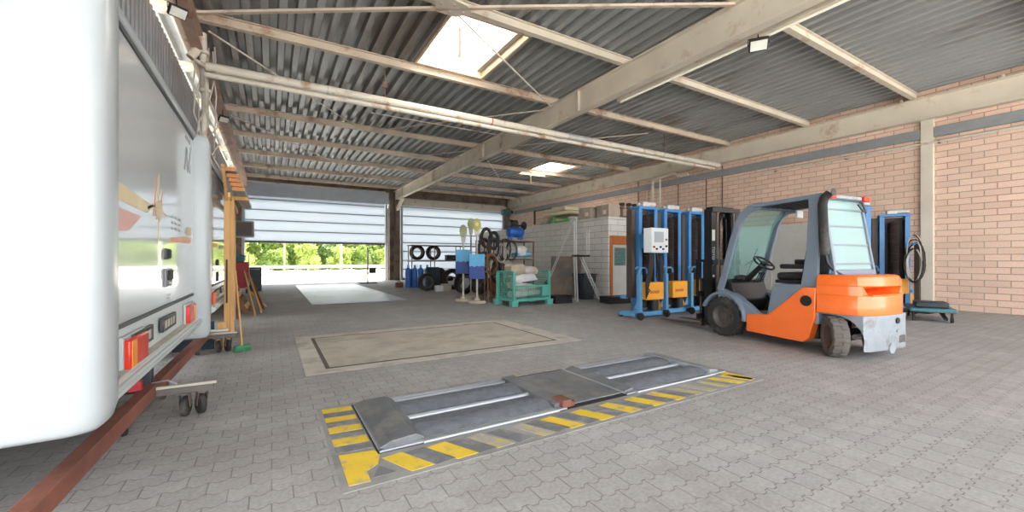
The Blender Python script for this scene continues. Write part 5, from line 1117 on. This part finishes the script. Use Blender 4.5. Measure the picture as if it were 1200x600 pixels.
MB().lathe([(0.0, -0.32), (0.1, -0.31), (0.16, -0.26), (0.17, -0.22), (0.17, 0.22), (0.16, 0.26), (0.1, 0.31), (0.0, 0.32)], 24, 'x', (0, 0, 0.27)).build('tank', 'comp_blue', t)
for x in (-0.2, 0.2): MB().box(x - 0.03, x + 0.03, -0.13, 0.13, 0, 0.14).build('foot', 'comp_blue', t)
mo = MB().cyl((-0.22, 0, 0.56), (0.06, 0, 0.56), 0.13, n=20).build('motor', 'black', t, bevel=0.01)
MB().box(-0.2, 0.1, -0.1, 0.1, 0.42, 0.5).build('base_plate', 'black', mo)
MB().lathe([(0.02, -0.04), (0.13, -0.04), (0.15, 0), (0.13, 0.04), (0.02, 0.04), (0.02, -0.04)], 22, 'x', (0.32, -0.05, 0.5)).build('flywheel', 'rubber', t)
MB().cyl((0.06, -0.03, 0.5), (0.3, -0.05, 0.5), 0.03, n=10).build('shaft', 'black', t)
for i, (x, y, z, r, m, lb) in enumerate(((7.2, 11.75, 1.53, (0.3, 0.24, 0.18), 'sack_white', 'white plastic bag on the rack shelf under the compressor'), (7.25, 11.70, 1.43, (0.36, 0.2, 0.09), 'sack_blue', 'light blue bag at the edge of the rack shelf'),
        (6.6, 11.9, 1.50, (0.25, 0.22, 0.15), 'sack_white', 'white bag behind the hoses on the rack shelf'))):
    o = MB().blob((0, 0, 0), r, 0.2, seed=50 + i).build('plastic_bag', m); o.location = (x, y, z + 0.03); o.scale = (0.85, 0.9, 0.95); tag(o, lb, 'bag', 'bags on the rack shelf')
def coil(label, c, rad, tr, loops, m, seed, axis='y', grp=None):
    rn = random.Random(seed); pts = []
    n = 20 * loops
    for i in range(n + 1):
        a = 2 * PI * i / 20; rr = rad * (1 + 0.08 * math.sin(a * 0.37 + seed) + rn.uniform(-.015, .015)); off = 0.03 * math.sin(a * 0.21 + seed) + 0.012 * (i / 20)
        p = (rr * math.cos(a) * 0.75, off, rr * math.sin(a) * 1.2) if axis == 'y' else (rr * math.cos(a), rr * math.sin(a), abs(off))
        pts.append((c[0] + p[0], c[1] + p[1], c[2] + p[2]))
    o = MB().tube(pts, tr, 7).build('hose_coil', m); tag(o, label, 'hose', grp or 'hose coils on the tube rack'); return o
coil('thick black hose coil on the left end of the rack', (5.75, 11.45, 1.62), 0.26, 0.03, 5, 'hose', 1)
coil('black hose coil second from the left end of the rack', (6.05, 11.43, 1.66), 0.25, 0.028, 5, 'hose', 2)
coil('black hose bundle topmost at the left rack post', (5.85, 11.5, 1.98), 0.24, 0.035, 6, 'hose', 11)
coil('black hose bundle beside the topmost one on the rack', (6.12, 11.5, 1.9), 0.22, 0.035, 6, 'hose', 12)
coil('black hose coil low on the left rack post', (5.72, 11.4, 1.25), 0.22, 0.03, 5, 'hose', 13)
coil('dark hose coil hanging lowest before the bundles', (6.15, 11.4, 0.85), 0.22, 0.028, 5, 'rubber', 14)
coil('brown hose coil hanging low on the left of the rack', (5.95, 11.36, 1.15), 0.26, 0.018, 4, 'strap_brown', 3)
coil('thin black hose loop hanging in front of the white bags', (6.5, 11.47, 1.62), 0.28, 0.012, 4, 'hose', 4)
coil('thin black hose loop hanging before the rack middle', (6.75, 11.46, 1.58), 0.26, 0.012, 3, 'hose', 5)
coil('grey cable loop hanging before the rack middle', (6.35, 11.42, 1.5), 0.24, 0.012, 3, 'cable_grey', 6)
for i, (x0, y0, x1, y1, h, m, lb) in enumerate(((5.62, 10.95, 5.85, 11.5, 1.8, 'strap_brown', 'brown stick leaning on the left post of the tube rack'), (5.78, 11.0, 5.9, 11.5, 1.55, 'wood_dark', 'shorter wooden stick leaning beside the left rack post'), (6.1, 11.2, 6.2, 11.5, 1.35, 'pipe_rust', 'rusty bar leaning behind the mesh box'))):
    o = MB().cyl((x0, y0, 0.0), (x1, y1, h), 0.024, n=8).build('leaning_pole', m); tag(o, lb, 'pole', 'poles leaning on the tube rack')
for i, (x, y, z, r, m, lb) in enumerate(((5.8, 11.85, 0.5, (0.3, 0.3, 0.36), 'rubber', 'black bundle on the low board at the left of the tube rack'), (6.35, 11.9, 0.42, (0.3, 0.28, 0.28), 'rust_frame', 'rust brown bundle low in the tube rack'), (6.95, 11.8, 0.45, (0.32, 0.28, 0.3), 'sack_tan', 'tan sack low in the tube rack'), (7.45, 11.9, 0.42, (0.2, 0.28, 0.28), 'navy', 'dark blue bag low at the right of the tube rack'), (6.4, 11.75, 0.98, (0.24, 0.2, 0.26), 'rubber', 'black bundle in the middle of the tube rack'))):
    o = MB().blob((0, 0, 0), r, 0.22, seed=80 + i).build('bundle', m); o.location = (x, y, z + 0.03); o.scale = (0.72, 0.7, 0.9); tag(o, lb, 'bundle', 'bundles in the tube rack')

# ------------------------------------------------------------------ blue stands with oval heads
def target_stand(label, x, y, H, zb, disc, board, first=True, tilt=0):
    t = thing('signal_stand', label, 'stand', (x, y, 0), -28, 'oval headed stands')
    MB().lathe([(0.0, 0), (0.26, 0), (0.27, 0.03), (0.25, 0.075), (0.1, 0.09), (0.06, 0.16), (0, 0.16)], 28).build('base', 'stone', t)
    MB().cyl((0, 0, 0.1), (0, 0, H - 0.5), 0.03, n=12).build('pole', 'pole_grey', t)
    pts = []
    for i in range(24):
        a = 2 * PI * i / 24; k = 0.12 if math.sin(a) > -0.3 else 0.12 + 0.07 * (math.sin(a) + 0.3)
        pts.append((k * math.cos(a), H - 0.2 + 0.2 * math.sin(a)))
    hd = MB().prism(pts, 'y', -0.022, 0.022).build('head', disc, t, bevel=0.008)
    MB().prism([(-0.055, H - 0.55), (0.055, H - 0.55), (0.095, H - 0.3), (-0.095, H - 0.3)], 'y', -0.018, 0.018).build('head_neck', 'pole_grey', hd)
    MB().lathe([(0.0, 0), (0.055, 0), (0.05, 0.01), (0, 0.012)], 20, 'y', (0, -0.034, H - 0.18)).build('head_center', 'disc_yellow' if disc != 'disc_yellow' else 'foam', hd)
    if board:
        b_ = MB().box(-0.23, 0.23, -0.06, -0.035, zb + 0.37, zb + 0.74).build('upper_board', 'sky_board', t, bevel=0.004)
        mb = MB(); zz = [(-0.23, zb), (0.23, zb), (0.23, zb + 0.36)] + [(0.23 - 0.46 * i / 6, zb + 0.36 + (0.03 if i % 2 else 0)) for i in range(1, 7)]
        mb.prism(zz, 'y', -0.068, -0.04); mb.build('lower_board', 'navy', t, bevel=0.003)
        for z in (zb + 0.2, zb + 0.55): MB().box(-0.05, 0.05, -0.04, 0.04, z - 0.03, z + 0.03).build('clamp', 'dark', b_)
    return t
target_stand('stand with blue boards and a pale oval head, nearest the gates', 5.13, 11.69, 2.38, 0.86, 'disc_pale', True)
target_stand('stand with blue boards and a yellow oval head', 5.27, 11.0, 2.52, 0.72, 'disc_yellow', True)
target_stand('slim stand with oval head behind the two blue board stands', 5.9, 12.8, 2.72, 0.7, 'disc_pale', False)

# ------------------------------------------------------------------ tyre rack before the closed gate
t = thing('tyre_rack', 'brown tube rack with tyres before the closed gate', 'rack', (0, 23.6, 0))
for x in (6.98, 8.35, 10.0, 11.4):
    for y in (-0.35, 0.35): MB().cyl((x, y, 0), (x, y, 2.14), 0.03, n=8).build('post', 'pipe_rust', t)
for y in (-0.35, 0.35):
    for z in (0.62, 1.2, 2.12): MB().cyl((6.9, y, z), (11.5, y, z), 0.028, n=8).build('rail', 'pipe_rust', t)
for x in (6.98, 11.4):
    for z in (0.62, 1.2, 2.12): MB().cyl((x, -0.35, z), (x, 0.35, z), 0.028, n=8).build('end_rail', 'pipe_rust', t)
MB().box(6.95, 11.45, -0.38, 0.38, 1.22, 1.25).build('shelf_board', 'wood_grey', t)
def tyre(label, loc, r, w_, axis, grp, rim=False):
    t = thing('tyre', label, 'tyre', loc, 0, grp)
    k = r * 0.58; h = w_ / 2
    MB().lathe([(k, -h * 0.8), (r * 0.8, -h), (r * 0.95, -h * 0.85), (r, -h * 0.5), (r, h * 0.5), (r * 0.95, h * 0.85), (r * 0.8, h), (k, h * 0.8), (k * 1.05, 0), (k, -h * 0.8)], 36, axis).build('tread_ring', 'rubber', t)
    for s in (-1, 1):
        p = (0, s * h * 0.85, 0) if axis == 'y' else ((s * h * 0.85, 0, 0) if axis == 'x' else (0, 0, s * h * 0.85))
        MB().lathe([(k, 0), (k * 1.12, s * 0.012), (k * 1.2, 0), (k, 0)], 30, axis, p).build('bead', 'rubber_dusty', t)
    return t
tyre('tyre standing on the rack shelf, closest to the gate column', (7.4, 23.6, 1.706), 0.45, 0.28, 'y', 'tyres on the tyre rack')
tyre('tyre standing on the rack shelf beside the rusty post', (8.4, 23.6, 1.706), 0.45, 0.28, 'y', 'tyres on the tyre rack')
for i, (x, lb) in enumerate(((9.5, 'small dark box on the tyre rack shelf'), (10.5, 'second dark box further along the tyre rack shelf'))):
    t = thing('parts_box', lb, 'box', (x, 23.6, 1.253)); MB().box(-0.3, 0.3, -0.2, 0.2, 0, 0.3).build('body', 'bin_dark', t, bevel=0.02); MB().box(-0.32, 0.32, -0.22, 0.22, 0.27, 0.32).build('lid', 'rim', t, bevel=0.01)
b0 = None
for i, (x, y) in enumerate(((5.45, 18.75), (5.69, 18.5), (5.95, 18.42), (6.2, 18.25))):
    lb = ('blue gas bottle at the gate end of the bottle row', 'second blue gas bottle of the row by the tyre heap', 'third blue gas bottle of the row by the tyre heap', 'blue gas bottle next to the dark barrel')[i]
    if b0 is None:
        b0 = thing('gas_bottle', lb, 'gas bottle', (x, y, 0), 0, 'blue gas bottles')
        MB().lathe([(0.0, 0), (0.115, 0), (0.13, 0.02), (0.13, 0.78), (0.11, 0.86), (0.05, 0.92), (0.04, 0.94), (0, 0.94)], 24).build('cylinder', 'bottle_blue', b0)
        MB().lathe([(0.05, 0.92), (0.055, 0.93), (0.055, 1.03), (0.045, 1.05), (0.0, 1.05)], 16).build('valve_cap', 'sky_board', b0)
    else: dup(b0, (x, y, 0), 20 * i, lb)
t = thing('barrel', 'dark blue-green plastic barrel among the tyres', 'barrel', (5.98, 16.9, 0))
MB().lathe([(0.0, 0), (0.27, 0), (0.3, 0.04), (0.3, 0.3), (0.315, 0.32), (0.3, 0.34), (0.3, 0.62), (0.315, 0.64), (0.3, 0.66), (0.3, 0.88), (0.27, 0.93), (0, 0.93)], 28).build('drum', 'tarp_dark', t)
MB().lathe([(0.0, 0.93), (0.285, 0.93), (0.285, 0.97), (0, 0.97)], 28).build('lid', 'bin_dark', t)
tyre('tyre leaning low before the blue gas bottles', (5.55, 16.4, 0.36), 0.36, 0.24, 'y', 'loose tyres on the floor')
tyre('tyre standing behind the dark barrel', (6.62, 17.7, 0.46), 0.46, 0.28, 'x', 'loose tyres on the floor')
tyre('large tyre standing with open centre right of the dark barrel', (6.72, 16.5, 0.45), 0.45, 0.26, 'y', 'loose tyres on the floor')
tyre('tyre lying flat under the tyre rack', (9.2, 23.6, 0.14), 0.45, 0.28, 'z', 'loose tyres on the floor')
tyre('tyre standing upright behind the blue gas bottles', (5.75, 19.5, 0.42), 0.42, 0.25, 'x', 'loose tyres on the floor')
tyre('tyre standing left of the tube rack with bundles', (6.3, 14.2, 0.42), 0.42, 0.25, 'y', 'loose tyres on the floor')
for i, (x, y, s, m, lb) in enumerate(((6.2, 15.9, 0.2, 'cable_grey', 'small grey box on the floor before the large tyre'), (5.85, 15.8, 0.16, 'sack_white', 'small white canister on the floor before the barrel'), (5.1, 19.0, 0.16, 'rust_frame', 'rust red box at the gate end of the gas bottles'))):
    t = thing('small_box' if i != 1 else 'canister', lb, 'box' if i != 1 else 'canister', (x, y, 0)); MB().box(-s, s, -s * 0.7, s * 0.7, 0, s * 1.5).build('body', m, t, bevel=0.02)
    MB().tube([(-s * 0.5, 0, s * 1.48), (-s * 0.4, 0, s * 1.75), (s * 0.4, 0, s * 1.75), (s * 0.5, 0, s * 1.48)], 0.012, 6).build('handle', 'dark', t)
o = MB().tube([(6.2, 25.7, 0.0), (6.2, 25.72, 4.0), (6.3, 25.75, 4.7)], 0.06, 10).build('column_pipe', 'cable_grey'); tag(o, 'grey pipe running up beside the gate column', 'pipe')

# ------------------------------------------------------------------ outside: lamp pole, fence posts, hedge
t = thing('lamp_post', 'thin white lamp post standing outside the open gate', 'lamp post', (4.57, 33.4, 0))
MB().cyl((0, 0, -0.02), (0, 0, 6.0), 0.06, 0.045, n=14).build('pole', 'pole_white', t)
MB().cyl((0, 0, -0.02), (0, 0, 0.5), 0.08, n=14).build('base_sleeve', 'pole_white', t)
MB().bar((0, 0, 5.95), (0.8, 0, 6.1), 0.14, 0.1).build('lamp_head', 'pole_white', t)
o = MB().cyl((0.85, 36.0, -0.02), (0.85, 36.0, 5.0), 0.035, n=10).build('flag_pole', 'cable_grey'); tag(o, 'thin grey pole outside, further left of the white lamp post', 'pole')
t = thing('guard_rail', 'low pale guard rail along the verge outside', 'rail', (0, 44.5, 0.03))
MB().box(-30, 60, -0.04, 0.04, 0.42, 0.68).build('beam', 'pole_white', t, bevel=0.02)
for k in range(22): MB().box(-29 + 4 * k, -28.88 + 4 * k, -0.03, 0.05, 0, 0.6).build('post', 'pole_white', t)

def shrub_mesh(name, m, rx, ry, h, nleaf, size, seed):
    rn = random.Random(seed); mb = MB()
    lobes = []
    for i in range(24):
        a = rn.uniform(0, 2 * PI); q = rn.uniform(0, 0.8); z = rn.uniform(0.12, 0.85) * h
        lobes.append((rx * q * math.cos(a), ry * q * math.sin(a), z, rn.uniform(0.22, 0.38) * h * 0.62))
    for (x, y, z, r) in lobes: mb.blob((x, y, z), (r * 0.8, r * 0.8, r * 0.75), 0.25, 10, 7, seed + int(z * 10), 1.0)
    for i in range(nleaf):
        x, y, z, r = lobes[i % len(lobes)]
        u = rn.uniform(-1, 1); a = rn.uniform(0, 2 * PI); q = math.sqrt(1 - u * u); k = r * rn.uniform(0.78, 1.12)
        c = Vector((x + k * q * math.cos(a), y + k * q * math.sin(a), z + k * u))
        if c.z < 0.05: c.z = rn.uniform(0.05, 0.5)
        n = Vector((rn.gauss(0, 1), rn.gauss(0, 1), rn.gauss(0.4, 1))).normalized(); t = n.orthogonal().normalized(); b = n.cross(t); s = size * rn.uniform(0.6, 1.2)
        mb.add([c - t * s, c + b * s * 0.5, c + t * s, c - b * s * 0.5], [(0, 1, 2, 3)])
    return mb.build(name, m, smooth=False)
protos = []
for i, m in enumerate(('leaf_a', 'leaf_b', 'leaf_c')):
    o = shrub_mesh('shrub', m, 2.3, 1.8, 5.2, 3400, 0.24, 100 + i); protos.append(o)
rn = random.Random(5); used = [False] * 3; hx = []
for row, (y, n, x0, dx, k) in enumerate(((54.0, 11, -9, 3.2, 0.6), (58.5, 9, -13, 4.8, 1.1), (65.0, 8, -15, 6.4, 1.6))):
    for i in range(n): hx.append((x0 + dx * i + rn.uniform(-.6, .6), y + rn.uniform(-.7, .7), k * rn.uniform(0.85, 1.15), row))
for i, (x, y, k, row) in enumerate(hx):
    j = rn.randrange(3) if row else (1 if i % 3 else 0)
    if not used[j]: o = protos[j]; used[j] = True
    else: o = protos[j].copy(); C.objects.link(o)
    o.location = (x, y, 0); o.scale = (k, k, k); o.rotation_euler = (0, 0, rn.uniform(0, 6.28))
    nm = ('green', 'yellow-green', 'dark green')[j]; pl_ = ('low %s bush in the front of the hedge beyond the road', '%s bush in the middle of the hedge beyond the road', 'tall %s tree-like bush at the back of the hedge')[row]
    tag(o, pl_ % nm, 'bush', 'bushes of the hedge')
for j in range(3):
    if not used[j]: bpy.data.objects.remove(protos[j])
